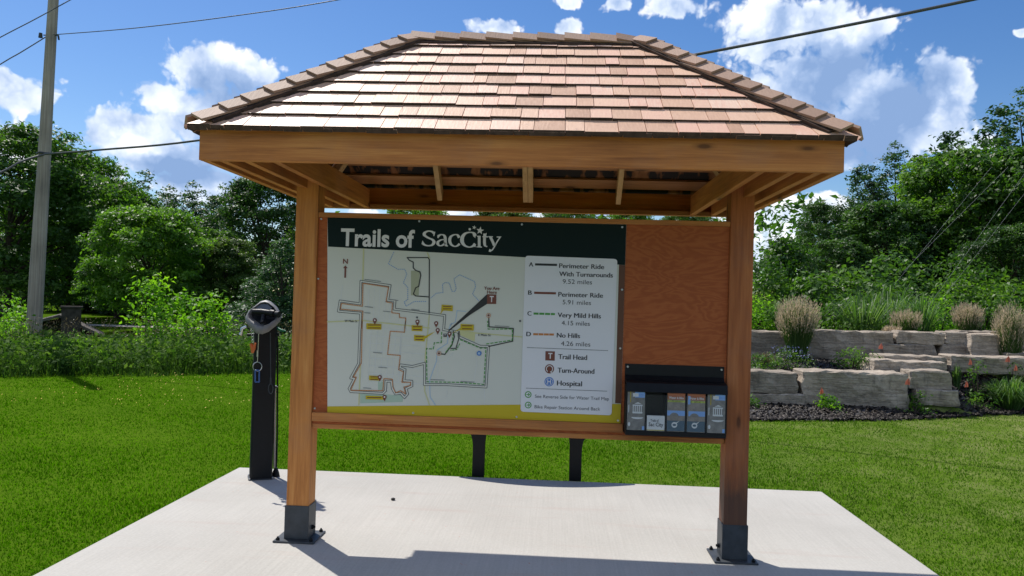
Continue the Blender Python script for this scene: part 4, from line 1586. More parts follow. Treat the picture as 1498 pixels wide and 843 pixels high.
def brochure(k, kind, label, group):
    x0 = HX0 + .003 + k * (HX1 - HX0 - .006) / 5 + .007
    x1 = x0 + (HX1 - HX0 - .006) / 5 - .014
    yb, z0, z1 = YP - .106, HZ0 + .031, 1.02
    if kind == 'card':
        z1 = .862
    yy = yb - .004
    o_ = thing('brochure', label, 'brochure', ((x0 + x1) / 2, yb, z0), group)
    b = MB()
    b.box(x0, x1, yb - .003, yb + .012, z0, z1)
    bod = b.build('paper_stack', {'building': M_BGREY, 'bike': M_BTAUPE, 'card': M_BWHITE}[kind], o_)
    mbs = MB()
    mats = [M_BWHITE, M_BSKY, M_BBROWN, M_BNAVY, M_BGREEN, M_BGREY, M_INK, M_YEL, M_BTAUPE]
    w_, h_ = x1 - x0, z1 - z0

    def rect(u0, u1, v0, v1, mi, l=0.0):
        mbs.poly([(x0 + u0 * w_, yy - l, z0 + v0 * h_), (x0 + u1 * w_, yy - l, z0 + v0 * h_), (x0 + u1 * w_, yy - l, z0 + v1 * h_), (x0 + u0 * w_, yy - l, z0 + v1 * h_)], mi)

    def word(s_, u0, u1, v, cap, mi, l=.0012, bold=.02):
        cu = bpy.data.curves.new('t', 'FONT')
        cu.body = s_
        cu.offset = bold
        cu.resolution_u = 2
        ob = bpy.data.objects.new('t', cu)
        COL.objects.link(ob)
        dg = bpy.context.evaluated_depsgraph_get()
        me = ob.evaluated_get(dg).to_mesh()
        vs = np.array([q_.co[:] for q_ in me.vertices])
        fs = [list(p_.vertices) for p_ in me.polygons]
        ob.evaluated_get(dg).to_mesh_clear()
        bpy.data.objects.remove(ob)
        bpy.data.curves.remove(cu)
        mn, mxx = vs[:, 0].min(), vs[:, 0].max()
        mbs.add([(x0 + (u0 + (u1 - u0) * (x - mn) / (mxx - mn)) * w_, yy - l, z0 + (v + cap * (y / CAPU - .5)) * h_) for x, y, _ in vs], fs, mi)

    if kind == 'building':
        rect(.42, .98, .78, .93, 1)
        rect(.3, .62, .8, .88, 0, .0006)
        rect(.15, .2, .66, .93, 7, .0006)
        rect(.06, .1, .42, .6, 0)
        rect(.3, .86, .40, .44, 0)
        for c in range(5):
            rect(.31 + c * .115, .36 + c * .115, .44, .58, 0)
        rect(.3, .86, .58, .61, 0, .0004)
        mbs.poly([(x0 + .38 * w_, yy, z0 + .63 * h_), (x0 + .8 * w_, yy, z0 + .63 * h_), (x0 + .6 * w_, yy, z0 + .67 * h_)], 0)
        mbs.poly([(x0 + (.58 + .34 * math.cos(t)) * w_, yy, z0 + (.31 + .045 * math.sin(t)) * h_) for t in np.linspace(R(180), R(360), 12)], 0)
        mbs.poly([(x0 + (.12 + .07 * math.cos(t)) * w_, yy, z0 + (.14 + .05 * math.sin(t)) * h_) for t in np.linspace(0, 2 * math.pi, 14)], 0)
        rect(.86, .99, .01, .1, 1)
    elif kind == 'bike':
        rect(.0, 1.0, .76, .93, 2)
        word('Water & Bike', .08, .92, .805, .05, 0)
        rect(.0, 1, .70, .745, 4)
        rect(.06 if k == 3 else .0, 1, .38, .5, 1)
        rect(0, 1, .01, .26, 3)
        mbs.poly([(x0 + (.4 + .26 * math.cos(t)) * w_, yy - .0006, z0 + (.36 + .09 * math.sin(t)) * h_) for t in np.linspace(R(0), R(180), 12)], 5)
        rect(0, 1, .27, .33, 8, .0005)
        cxx, czz = x0 + .42 * w_, z0 + .16 * h_
        mbs.poly([(cxx + .017 * math.cos(t), yy - .0008, czz + .017 * math.sin(t)) for t in np.linspace(0, 2 * math.pi, 18)[:-1]], 0)
        mbs.poly([(cxx + .011 * math.cos(t), yy - .0014, czz + .007 * math.sin(t)) for t in np.linspace(0, 2 * math.pi, 14)[:-1]], 3)
        mbs.poly([(cxx + .005, yy - .001, czz + .012), (cxx + .012, yy - .001, czz + .008), (cxx + .032, yy - .001, czz + .026)], 0)
        if k == 3:
            rect(.02, .16, .66, .86, 1, .0004)
    else:
        word('Trails of', .2, .66, .68, .16, 6, bold=.01)
        word('Sac City', .1, .92, .42, .24, 6, bold=.01)
        rect(.0, 1, .02, .07, 7)
    mbs.build('cover_print', mats, bod)


brochure(0, 'building', 'grey brochure with a white columned building in the leftmost rack pocket', 'brochures in the rack')
brochure(1, 'card', 'short white trail card in the second rack pocket, half as tall as the others', 'brochures in the rack')
brochure(2, 'bike', 'blue and brown trail brochure in the middle pocket beside the white card', 'brochures in the rack')
brochure(3, 'bike', 'blue and brown trail brochure with a blue side tab, fourth pocket', 'brochures in the rack')
brochure(4, 'building', 'grey brochure with a white columned building in the rightmost pocket by the post', 'brochures in the rack')

# ------------------------------------------------------------------ bench behind the board
bench = thing('bench', 'black steel bench on two flared legs behind the map board', 'bench', (0, 2.0, 0))
b = MB()
out = []
for t in np.linspace(-1, 1, 22):
    out.append((t * .74, 2.045 - .2 * (1 - t * t), .395))
out += [(.74, 2.2, .395), (-.74, 2.2, .395)]
b.prism(out, (0, 0, .03))
b.build('seat', M_BLACK, bench, bevel=.004)
for s, xc in ((-1, -.405), (1, .432)):
    b = MB()
    w = .053
    prof = [(-w, -.02), (-w, .25), (-w * 1.1, .295), (-w * 1.25, .33), (-w * 1.6, .36), (-w * 2.6, .375), (-w * 2.6, .394), (w * 1.3, .394), (w * 1.15, .35), (w, .28), (w * .96, -.02)]
    if s > 0:
        prof = [(-x, z) for x, z in prof][::-1]
    b.prism([(xc + x, 1.95, z) for x, z in prof], (0, .05, 0))
    b.build('leg', M_BLACK, bench, bevel=.003)

# ------------------------------------------------------------------ bicycle repair stand
SY = 1.51
base = np.array([-2.157, SY, 0])
st = thing('bike_repair_stand', 'black bicycle repair stand with grey clamp head and hanging tools', 'repair stand', tuple(base))
ang = R(24)


def rot2(x, y):
    return (base[0] + x * math.cos(ang) - y * math.sin(ang), base[1] + x * math.sin(ang) + y * math.cos(ang))


b = MB()
hw, hd, ch = .088, .07, .014
foot = [(-hw + ch, -hd), (hw - ch, -hd), (hw, -hd + ch), (hw, hd - ch), (hw - ch, hd), (-hw + ch, hd), (-hw, hd - ch), (-hw, -hd + ch)]
b.prism([(*rot2(x, y), .008) for x, y in foot], (0, 0, 1.27))
b.build('column', M_BLACK, st, bevel=.003)
b = MB()
b.prism([(*rot2(x * 1.13, y * 1.16), .001) for x, y in foot], (0, 0, .008))
fl = b.build('base_flange', M_STEEL, st)
for dx, dy in ((-1, -1), (1, -1), (1, 1), (-1, 1)):
    b = MB()
    x, y = rot2(dx * hw * 1.02, dy * hd * 1.05)
    b.tube([(x, y, .009), (x, y, .018)], .008, 6)
    b.build('anchor_bolt', M_CHROME, fl)


# head: rounded diamond shell tilted back, measured on the plane of the stand
def HP(px, py, dy=0.0):
    """tilted head plane: leans away from the viewer with height"""
    p = at(px, py, SY - .1)
    zc = at(386, 464, SY - .1)[2]
    return Vector((p[0], SY - .1 + (p[2] - zc) * .7 + dy, p[2]))


ho = [(376, 440.5), (383, 438.8), (390, 441), (401, 449), (410.5, 460), (411.5, 467), (408, 475), (398, 485), (390, 488.5), (382, 487.5), (368, 477), (361, 470), (359.5, 463), (362, 455)]
hc = Vector((385.5, 463.5))


def shr(f, sh=(0, 0)):
    return [((x - hc.x) * f + hc.x + sh[0], (y - hc.y) * f + hc.y + sh[1]) for x, y in ho]


b = MB()
nh = len(ho)
def shr2(fx, fy, dx, dy):
    return [((x - hc.x) * fx + hc.x + dx, (y - hc.y) * fy + hc.y + dy) for x, y in ho]


rings = [[HP(x, y, .03) for x, y in shr(.9)], [HP(x, y, .005) for x, y in shr(1.0)], [HP(x, y, -.012) for x, y in shr(.985)],
         [HP(x, y, -.035) for x, y in shr2(.88, .78, .5, -3.2)], [HP(x, y, -.035) for x, y in shr2(.82, .7, .5, -3.6)],
         [HP(x, y, .02) for x, y in shr2(.76, .62, .5, -3.6)]]
back = [HP(x, y, .12) for x, y in shr(.55, (0, 6))]
allr = [back] + rings
vs = [p for r_ in allr for p in r_]
fs = []
for k in range(len(allr) - 1):
    for i in range(nh):
        fs.append((k * nh + i, k * nh + (i + 1) % nh, (k + 1) * nh + (i + 1) % nh, (k + 1) * nh + i))
fs.append(tuple(range(nh))[::-1])
b.add(vs, fs, 0, True)
b.add([p for p in rings[-1]], [tuple(range(nh))], 1)
head = b.build('clamp_head', [M_GREYSHELL, M_BLACK], st)
b = MB()
b.prism([HP(x, y, -.012) for x, y in ((371, 449.5), (375, 445), (388, 445), (396, 450.5), (394, 453), (374, 452.5))], (0, -.012, 0))
b.build('label_plate', plain('label_metal', (.1, .11, .13), .45, .2), head, bevel=.002)
b = MB()
b.tube([HP(371, 456, -.04), HP(384, 456.5, -.055), HP(398, 458, -.06)], [.022, .026, .024], 12)
b.tube([HP(398, 458, -.06), HP(404, 459, -.064)], [.03, .03], 12)
b.build('clamp_jaw', M_BLACKP, head)
b = MB()
b.tube([HP(404, 459, -.064), HP(412, 460, -.075)], [.02, .027], 12)
b.build('clamp_knob', M_BLACKP, head)
b = MB()
b.tube([HP(388, 458, -.05), HP(390, 472, -.05)], [.018, .02], 10)
b.tube([HP(388.5, 472.5, -.052), HP(393, 473.4, -.052)], [.008, .008], 8)
b.build('clamp_lever', M_BLACKP, head)
b = MB()
b.tube([at(362, 490, SY - .02), at(408, 490, SY - .02)], .012, 8)
b.build('tool_bar', M_BLACK, st)

# hanging tools (each can be lifted away)
TG = 'tools hanging from the repair stand'
TY = SY - .125
b = MB()
b.tube([at(360, 478, TY), at(354, 481, TY), at(353, 488, TY)], [.012, .014, .008], 8)
b.tube([at(353, 487, TY), at(351.5, 490, TY)], .012, 8)
tag(b.build('brake_lever_tool', M_CHROME), 'short silver lever sticking out left below the grey clamp head', 'tool', TG)
t_ = thing('multi_tool', 'orange handled tool on a chain under the clamp head', 'tool', tuple(at(370, 515, TY)), TG)
b = MB()
for k in range(6):
    x, y = 368.5 + k * .25, 478 + k * 4.2
    b.tube([at(x + 1.6 * math.cos(a_), y + 2.4 * math.sin(a_), TY) for a_ in np.linspace(0, 2 * math.pi, 9)], .0022, 5, caps=False)
b.build('chain', M_CHROME, t_)
b = MB()
b.tube([at(367, 503, TY), at(369.5, 510, TY), at(369, 517, TY)], [.012, .017, .008], 8)
b.tube([at(373.5, 502, TY), at(371.5, 510, TY), at(370, 516, TY)], [.009, .014, .007], 8)
b.build('handle', M_ORANGE, t_)
t_ = thing('wrench_on_ring', 'blue tool hung from a steel ring and cable on the black column', 'tool', tuple(at(377, 560, TY)), TG)
b = MB()
b.tube([at(378.6, 486, TY), at(378, 500, TY), at(377, 522, TY), at(376.6, 530, TY)], .0035, 6)
b.tube([at(376.8, 513, TY), at(376.6, 522, TY)], .007, 8)
b.build('cable', M_CHROME, t_)
b = MB()
b.tube([at(376.5 + 6.6 * math.cos(a_), 536.5 + 6.6 * math.sin(a_), TY) for a_ in np.linspace(0, 2 * math.pi, 20)], .003, 6, caps=False)
b.build('ring', M_CHROME, t_)
b = MB()
for x in (373.4, 379.2):
    b.tube([at(x, 542, TY), at(x, 559, TY)], .006, 6)
b.tube([at(373.4, 559, TY), at(379.2, 559, TY)], .006, 6)
b.tube([at(373.4, 542, TY), at(379.2, 542, TY)], .007, 6)
b.build('handle', M_BLUE, t_)
b = MB()
b.tube([at(395.5, 487, TY), at(395.8, 520, TY), at(396, 556, TY)], .0035, 6)
b.tube([at(396, 553, TY), at(396, 562, TY)], .007, 8)
b.tube([at(396 + 3.4 * math.sin(a_), 569 - 7 * math.cos(a_), TY) for a_ in np.linspace(0, 2 * math.pi, 16)], .0035, 6, caps=False)
tag(b.build('cable_loop', M_STEEL), 'bare steel cable ending in a teardrop loop on the black column', 'cable', TG)
b = MB()
b.tube([at(405, 480, SY), at(411, 483, SY - .02), at(418, 484.5, SY - .03)], [.012, .01, .006], 8)
tag(b.build('screwdriver', M_GREEN), 'green handled screwdriver sticking out right below the clamp head', 'tool', TG)
pump = thing('air_pump', 'upright floor pump of silver tube and black hose beside the black column', 'air pump', tuple(on_plane(403, 690, 1, SY + .1)))
PY_ = SY + .08
z_of = lambda x, y: at(x, y, PY_)
b = MB()
b.tube([z_of(402.3, 567), z_of(401.6, 684)], .0105, 10)
b.build('pump_tube', plain('pump_tube', (.55, .5, .48), .4, .4), pump)
b = MB()
b.tube([z_of(399, 565), z_of(407, 567)], .011, 8)
b.build('handle', M_CHROME, pump)
b = MB()
b.tube([z_of(404, 482), z_of(406, 500), z_of(406, 560), z_of(405.5, 640), z_of(404.6, 672), z_of(404, 684)], .0075, 8)
b.build('hose', M_BLACK, pump)
b = MB()
p = z_of(403.5, 687)
b.tube([(p[0], p[1], .001), (p[0], p[1], .03), (p[0], p[1], .07)], [.035, .028, .014], 12)
b.build('foot', M_BLACK, pump)

# ------------------------------------------------------------------ utility pole and cables
PX, PYY = -10.75, 11.6
pole = thing('utility_pole', 'weathered grey wooden utility pole rising from the weeds', 'utility pole', (PX, PYY, -.05))
b = MB()
pb_, pt_ = at(48.5, 505, PYY), at(78, 0, PYY)
lean = (pt_[0] - pb_[0]) / (pt_[2] - pb_[2])
pxz = lambda z: pb_[0] + (z - pb_[2]) * lean
b.tube([(pxz(z) + dx, PYY, z) for dx, z in ((0, -.05), (-.004, 2), (.006, 4), (.0, 6), (.004, 8.9))], [.155, .148, .13, .112, .095], 20)
b.build('shaft', M_POLE, pole)
zb_ = at(70, 52, PYY)
b = MB()
PX = pxz(zb_[2])
b.tube([(PX - .16, PYY - .02, zb_[2]), (PX + .17, PYY - .02, zb_[2])], .014, 8)
b.tube([(PX - .2, PYY - .06, zb_[2] + .03), (PX - .2, PYY - .06, zb_[2] - .07)], [.035, .045], 10)
b.tube([(PX + .17, PYY - .02, zb_[2]), (PX + .19, PYY - .02, zb_[2] - .1)], .02, 8)
b.build('insulator_bracket', M_STEEL, pole)
zc_ = at(65, 225, PYY)
b = MB()
PX = pxz(zc_[2])
b.tube([(PX - .17, PYY, zc_[2]), (PX, PYY - .17, zc_[2]), (PX + .17, PYY, zc_[2])], .02, 8)
b.build('cable_clamp', M_STEEL, pole)


def cable(name, pts, a_, c_, rad, mat, label, cat='cable', group=None, sm=6):
    P = [Vector(on_vertical(x, y, a_, c_)) for x, y in pts]
    Q = []
    for i in range(len(P) - 1):
        p0, p1, p2, p3 = P[max(i - 1, 0)], P[i], P[i + 1], P[min(i + 2, len(P) - 1)]
        for t in np.linspace(0, 1, sm + 1)[:-1]:
            Q.append(.5 * ((2 * p1) + (p2 - p0) * t + (2 * p0 - 5 * p1 + 4 * p2 - p3) * t * t + (3 * p1 - p0 - 3 * p2 + p3) * t ** 3))
    Q.append(P[-1])
    b = MB()
    b.tube(Q, rad, 7)
    return tag(b.build(name, mat), label, cat, group)


A0 = (PX, PYY - .17)
cable('aerial_cable', [(66, 225.5), (150, 219), (294, 205), (640, 150), (1015, 80.5), (1220, 41), (1425, -1), (1700, -62)], A0, (11.5, 2.6), .021, M_CABLE, 'thick twisted aerial cable running from the pole over the kiosk roof')
cable('aerial_cable', [(66, 225.5), (30, 237), (0, 253), (-120, 305)], A0, (-16, 6.0), .024, M_CABLE, 'thick dark aerial cable sagging left from the middle of the pole')
cable('overhead_wire', [(78, 51), (200, 41), (350, 22.5), (500, -1), (800, -60)], A0, (9, 4.0), .009, M_CABLE, 'thin wire leaving the pole top towards the upper right')
cable('overhead_wire', [(69, 53), (30, 77), (0, 94.5), (-120, 170)], (PX - .2, PYY - .06), (-17, 6.5), .012, M_CABLE, 'thin wire dropping from the pole bracket to the left frame edge')
cable('overhead_wire', [(140, -20), (103, 0), (50, 29), (0, 55), (-120, 120)], (PX + .6, PYY - .5), (-17, 6.0), .011, M_CABLE, 'highest thin wire, crossing behind the pole at upper left')
for k, ((x0, y0), (x1, y1)) in enumerate((((1352, 456), (1520, 225)), ((1359, 462), (1520, 256)), ((1322, 397), (1475, 244)), ((1308, 417), (1450, 245)))):
    cable('guy_wire', [(x0, y0), ((x0 + x1) / 2, (y0 + y1) / 2), (x1, y1)], (5, 11.6), (12, 11.0), .0022, M_GUY,
          ['thin guy wire crossing the right trees, rightmost upper of four', 'thin guy wire crossing the right trees, lowest of the four', 'thin guy wire crossing the right trees, second from the left', 'thin guy wire crossing the right trees, leftmost of four'][k], 'wire', 'guy wires in front of the right trees', 2)

# ------------------------------------------------------------------ limestone blocks


def stone(px0, px1, py0, py1, Yf, label, depth=.5, seed=0, taper=0.0, zb=None, rot=0.0):
    rs = np.random.default_rng(seed + 100)
    p00 = at(px0, py1, Yf)
    p11 = at(px1, py0, Yf)
    x0, x1 = p00[0], p11[0]
    pc_ = at((px0 + px1) / 2, py1, Yf)
    pt_ = at((px0 + px1) / 2, py0, Yf)
    z0, z1 = pc_[2] if zb is None else zb, pt_[2]
    o_ = None
    bm = bmesh.new()
    bmesh.ops.create_cube(bm, size=1.0)
    lx, lz = x1 - x0, z1 - z0
    for v_ in bm.verts:
        v_.co = Vector((v_.co.x * lx, v_.co.y * depth, v_.co.z * lz))
    es = list(bm.edges)
    bmesh.ops.bevel(bm, geom=es, offset=min(.018, lz * .08), segments=1, affect='EDGES', profile=.5)
    nx_ = max(2, int(lx / .11))
    for axis, cnt, ln in ((0, nx_, lx), (2, max(2, int(lz / .09)), lz), (1, 4, depth)):
        for k in range(1, cnt):
            co = Vector((0, 0, 0))
            no = Vector((0, 0, 0))
            co[axis] = -ln / 2 + ln * k / cnt
            no[axis] = 1
            bmesh.ops.bisect_plane(bm, geom=bm.verts[:] + bm.edges[:] + bm.faces[:], plane_co=co, plane_no=no)
    ph = rs.uniform(0, 6.28, 12)
    fq = rs.uniform(2, 5.5, 12)
    for v_ in bm.verts:
        c = v_.co
        sx_ = lambda i: math.sin(c.x * fq[i] + c.z * fq[(i + 3) % 12] * 1.3 + ph[i])
        ft = 1.0 if c.y < 0 else .4
        d = Vector((.012 * sx_(0) + .012 * math.sin(c.z * 23 + ph[5]), .022 * sx_(1) * ft + .014 * math.sin(c.x * 15 + c.z * 9 + ph[2]) * ft, .006 * sx_(3) + .004 * math.sin(c.x * 17 + ph[4])))
        d += Vector(rs.normal(0, .007, 3)) * Vector((1, 1.4, .7)) if False else Vector(rs.normal(0, .006, 3))
        if abs(c.x) > lx * .4:
            d.x += (-1 if c.x > 0 else 1) * taper * (c.z / lz + .5) * .1
        ne = (abs(c.x) > lx * .47) + (abs(c.y) > depth * .44) + (abs(c.z) > lz * .42)
        if ne >= 2 and rs.random() < .45:
            d -= Vector((c.x / lx, c.y / depth, c.z / lz * .8)) * float(rs.uniform(.01, .055))
        v_.co = c + d
    bmesh.ops.recalc_face_normals(bm, faces=bm.faces)
    me = bpy.data.meshes.new('limestone_block')
    bm.to_mesh(me)
    bm.free()
    me.materials.append(M_STONE)
    o_ = bpy.data.objects.new('limestone_block', me)
    COL.objects.link(o_)
    o_.location = ((x0 + x1) / 2, Yf + depth / 2, (z0 + z1) / 2)
    o_.rotation_euler.z = rot
    return tag(o_, label, 'stone block', 'limestone blocks of the garden walls')


LB = [
    (1040, 1166, 543.5, 575, YL, 'square-ended block of the lower wall right beside the post, atop a flat slab', .5, 0, None),
    (1000, 1178, 574.5, 599, YL - .04, 'low flat slab under the lower wall beside the right post', .5, 0, None),
    (1173, 1332, 545, 600, YL - .02, 'largest long block in the middle of the lower wall', .55, .2, None),
    (1328, 1394, 543, 570, YL + .16, 'thick squarish block closing the right end of the lower wall', .55, .3, None),
    (1337, 1404, 571, 594, YL + .1, 'thin slab under the right end block of the lower wall', .5, .2, None),
    (1274, 1388, 529, 545, YL + .62, 'flat pale step slab between the two walls, lower one', .55, .3, None),
    (1291, 1387, 521.5, 536, YL + 1.15, 'flat pale step slab between the two walls, upper one', .6, .2, None),
    (1392, 1520, 522.5, 548, YL + 1.1, 'long low slab right of the steps in the dark mulch', .5, .1, None),
    (1040, 1160, 484, 528, YU, 'upper wall block partly hidden by the big plumed grass', .55, 0, None),
    (1156, 1308, 484, 528, YU + .03, 'longest block of the upper wall right of the big plumed grass', .55, .1, None),
    (1312, 1381, 485.5, 505, YU + .06, 'wider of two thin blocks on top of the upper wall', .45, .1, None),
    (1383, 1419, 485.5, 504.5, YU + .08, 'small block on top of the upper wall beside a wider thin one', .45, .1, None),
    (1290, 1374, 504.5, 527, YU, 'lower course block of the upper wall with an orange flag before it', .5, .4, None),
    (1375, 1429, 504.5, 527, YU + .01, 'sloping ended lower course block in the upper wall', .5, .5, None),
    (1418, 1474, 489, 527, YU - .12, 'rounded tan block at the right end of the upper wall', .6, .5, None),
    (1400, 1466, 484.5, 495, YU + .4, 'flat grey slab set back on top of the right wall end', .5, .2, None),
    (1472, 1540, 517, 534, YU - .3, 'low slab behind the rightmost plumed grass', .5, .2, None),
]
for i, (a0, a1, y0, y1, Yf, lab, dp, tp, _) in enumerate(LB):
    stone(a0, a1, y0, y1, Yf, lab, dp, i, tp)
# blocks of the walls continuing behind the board


def px_of(P):
    v_ = np.array(P) - CAM
    z = v_ @ _fw
    return W0 / 2 + FPX * (v_ @ R2) / z, H0 / 2 - FPX * (v_ @ U2) / z


def stone_w(x0, x1, z0, z1, Yf, lab, seed):
    xm = (x0 + x1) / 2
    a0 = px_of((x0, Yf, z0))[0]
    a1 = px_of((x1, Yf, z1))[0]
    y1 = px_of((xm, Yf, z0))[1]
    y0 = px_of((xm, Yf, z1))[1]
    stone(a0, a1, y0, y1, Yf, lab, .5, seed, .1)


BL = 'limestone block of the garden wall hidden behind the map board'
for i, (x0, x1, z0, z1, Yf) in enumerate(((-1.75, -.55, .0, .5, YL), (-.53, .62, .0, .52, YL + .03), (.64, 1.5, .0, .27, YL), (.66, 1.48, .28, .52, YL + .05), (1.52, 2.62, .0, .5, YL - .02),
                                          (-1.5, -.3, .42, .98, YU), (-.28, 1.1, .45, 1.0, YU + .03), (1.12, 2.45, .45, .98, YU), (2.47, 3.2, .45, 1.0, YU + .02))):
    stone_w(x0, x1, z0, z1, Yf, BL, 50 + i)
stone_w(-3.5, -2.5, .0, .2, 6.6, 'small pale stone in grey gravel left of the left post', 40)

# ------------------------------------------------------------------ plants
def leaves(C, Nn, size, rng, droop=.25, aspect=.5):
    """diamond leaves at C with normals Nn"""
    n = len(C)
    Nn = Nn / np.linalg.norm(Nn, axis=1)[:, None]
    t = rng.normal(0, 1, (n, 3))
    t[:, 2] -= droop
    t = t - Nn * (t * Nn).sum(1)[:, None]
    t /= np.linalg.norm(t, axis=1)[:, None] + 1e-9
    s = np.cross(Nn, t)
    l = (size * rng.uniform(.6, 1.25, n))[:, None]
    V = np.stack([C - t * l * .5, C + s * l * aspect * .5 + Nn * l * .06, C + t * l * .5 - Nn * l * .1, C - s * l * aspect * .5 + Nn * l * .06], 1).reshape(-1, 3)
    F = np.arange(n * 4).reshape(-1, 4)
    return V, F


def crown(lobes, n, size, rng, spray=.3, per=9, upb=.6, inner=.72, aspect=.5, droop=.25):
    """leaf sprays over the shells of many lobes; lobes = (centre, radii)"""
    Lc = np.array([l[0] for l in lobes])
    Lr = np.array([l[1] for l in lobes])
    wt = (Lr[:, 0] * Lr[:, 1] * Lr[:, 2]) ** (2 / 3)
    wt /= wt.sum()
    ns = max(1, n // per)
    li = rng.choice(len(lobes), ns, p=wt)
    d = rng.normal(0, 1, (ns, 3))
    d /= np.linalg.norm(d, axis=1)[:, None]
    flip = (d[:, 2] < 0) & (rng.random(ns) < upb)
    d[flip, 2] *= -1
    sc = Lc[li] + d * Lr[li] * rng.uniform(inner, 1.06, ns)[:, None]
    lobe_v = rng.normal(0, .24, len(lobes))
    sv = .5 + lobe_v[li] + rng.normal(0, .1, ns)
    idx = np.repeat(np.arange(ns), per)
    C = sc[idx] + rng.normal(0, 1, (len(idx), 3)) * spray * np.array([1, 1, .6])
    Nn = d[idx] * .6 + np.array([0, 0, .55]) + rng.normal(0, .55, (len(idx), 3))
    V, F = leaves(C, Nn, size, rng, droop, aspect)
    var = np.clip(sv[idx] + rng.normal(0, .1, len(idx)), 0, 1)
    return V, F, np.repeat(var, 4)


def tree_lobes(rng, h, rad, base, k, kind='round', tall=(.5, .8)):
    """many small leaf clumps spread over the crown; some stick out, so the outline is uneven"""
    lobes = []
    for i in range(k):
        f = ((i + rng.random()) / k) ** (.8 if kind != 'spire' else 1.05)
        z = base + (h - base) * f
        if kind == 'round':
            rr_ = rad * math.sqrt(max(.02, 1 - (abs(f - .4) / .63) ** 2.1))
        elif kind == 'spire':
            rr_ = rad * (1 - f) ** .72 + .01 * rad
        else:
            rr_ = rad * (1.0 - .55 * f)
        a = rng.uniform(0, 2 * np.pi)
        q_ = rr_ * (rng.uniform(.35, 1.0) ** .6) * rng.uniform(.88, 1.1)
        if kind == 'spire':
            lr = max(.11 * rad, rr_ * rng.uniform(.25, .45))
            r3 = (lr, lr, lr * rng.uniform(.8, 1.5))
        else:
            lr = rad * rng.uniform(.12, .235)
            r3 = (lr * rng.uniform(.9, 1.5), lr * rng.uniform(.9, 1.5), lr * rng.uniform(*tall))
        zz = min(z, h - r3[2] * .8)
        lobes.append(((q_ * math.cos(a), q_ * math.sin(a), zz), r3))
    return lobes


def multi_spire(rng, h, rad, base, k):
    lobes = []
    for j in range(6):
        a = j * 1.05 + rng.uniform(-.3, .3)
        q_ = 0 if j == 0 else rad * rng.uniform(.35, .75)
        hh = h if j == 0 else h * rng.uniform(.72, .97)
        for c, r_ in tree_lobes(rng, hh, rad * .62, base, k // 6, 'spire'):
            lobes.append(((c[0] + q_ * math.cos(a), c[1] + q_ * math.sin(a), c[2]), r_))
    return lobes


def trunk_mesh(rng, h, rad, base, lobes, r0, mat):
    b = MB()
    wob = rng.normal(0, .03 * h, (4, 2)).cumsum(0) * .4
    top = h * .78
    pts = [(0, 0, -.15), (wob[0, 0] * .3, wob[0, 1] * .3, base * .6 + .1), (wob[1, 0], wob[1, 1], h * .45), (wob[2, 0], wob[2, 1], top)]
    b.tube(pts, [r0 * 1.25, r0 * .9, r0 * .6, r0 * .15], 9)
    for (c, _) in lobes[::max(1, len(lobes) // 14)]:
        z0 = min(max(base * .7, c[2] * .55), top * .9)
        f = z0 / top
        s0 = Vector((wob[1, 0] * f, wob[1, 1] * f, z0))
        m_ = s0.lerp(Vector(c), .5) + Vector((0, 0, .1 * h * .3))
        b.tube([s0, m_, c], [r0 * .42, r0 * .25, r0 * .07], 6)
    me_o = b.build('trunk', mat)
    me = me_o.data
    bpy.data.objects.remove(me_o)
    return me


def make_tree_meshes(seed, h, rad, base, k, n, size, kind, mat, spray=.3, r0=.18, upb=.6, per=9, tall=(.5, .8)):
    rng = np.random.default_rng(seed)
    lobes = multi_spire(rng, h, rad, base, k) if kind == 'multi' else tree_lobes(rng, h, rad, base, k, kind, tall)
    V, F, va = crown(lobes, n, size, rng, spray=spray, upb=upb, per=per)
    return fast_mesh('crown', V, F, mat, var=va), trunk_mesh(rng, h, rad, base, lobes, r0, M_BARK)


LEAF_VARIANTS = [leaf_mat('leaf_variant_%s' % nm, cs, tr) for nm, cs, tr in (
    ('deep', [(0.022, 0.055, 0.014), (0.042, 0.1, 0.022), (0.075, 0.15, 0.03)], .36),
    ('fresh', [(0.045, 0.105, 0.012), (0.085, 0.185, 0.02), (0.15, 0.28, 0.034)], .45),
    ('olive', [(0.04, 0.075, 0.016), (0.075, 0.13, 0.026), (0.125, 0.19, 0.045)], .4),
    ('blue', [(0.022, 0.06, 0.028), (0.042, 0.1, 0.042), (0.075, 0.145, 0.06)], .34))]


def place_tree(meshes, x, y, s, rz, name, label, group, sxy=1.0, leaf=None):
    z = float(hgt(x, y)) - .05
    o_ = thing(name, label, 'tree', (x, y, z), group)
    o_.rotation_euler.z = rz
    o_.scale = (s * sxy, s * sxy, s)
    for nm, me in (('crown', meshes[0]), ('trunk', meshes[1])):
        c = bpy.data.objects.new(nm, me)
        COL.objects.link(c)
        c.parent = o_
        if nm == 'crown' and leaf is not None:
            c.material_slots[0].link = 'OBJECT'
            c.material_slots[0].material = LEAF_VARIANTS[leaf]
    return o_


def ground_px(px, Y):
    """world x for image column px at depth Y (at about eye level)"""
    return at(px, 430, Y)[0]


def top_h(px, py, Y):
    p = at(px, py, Y)
    return p[2] - float(hgt(p[0], Y))


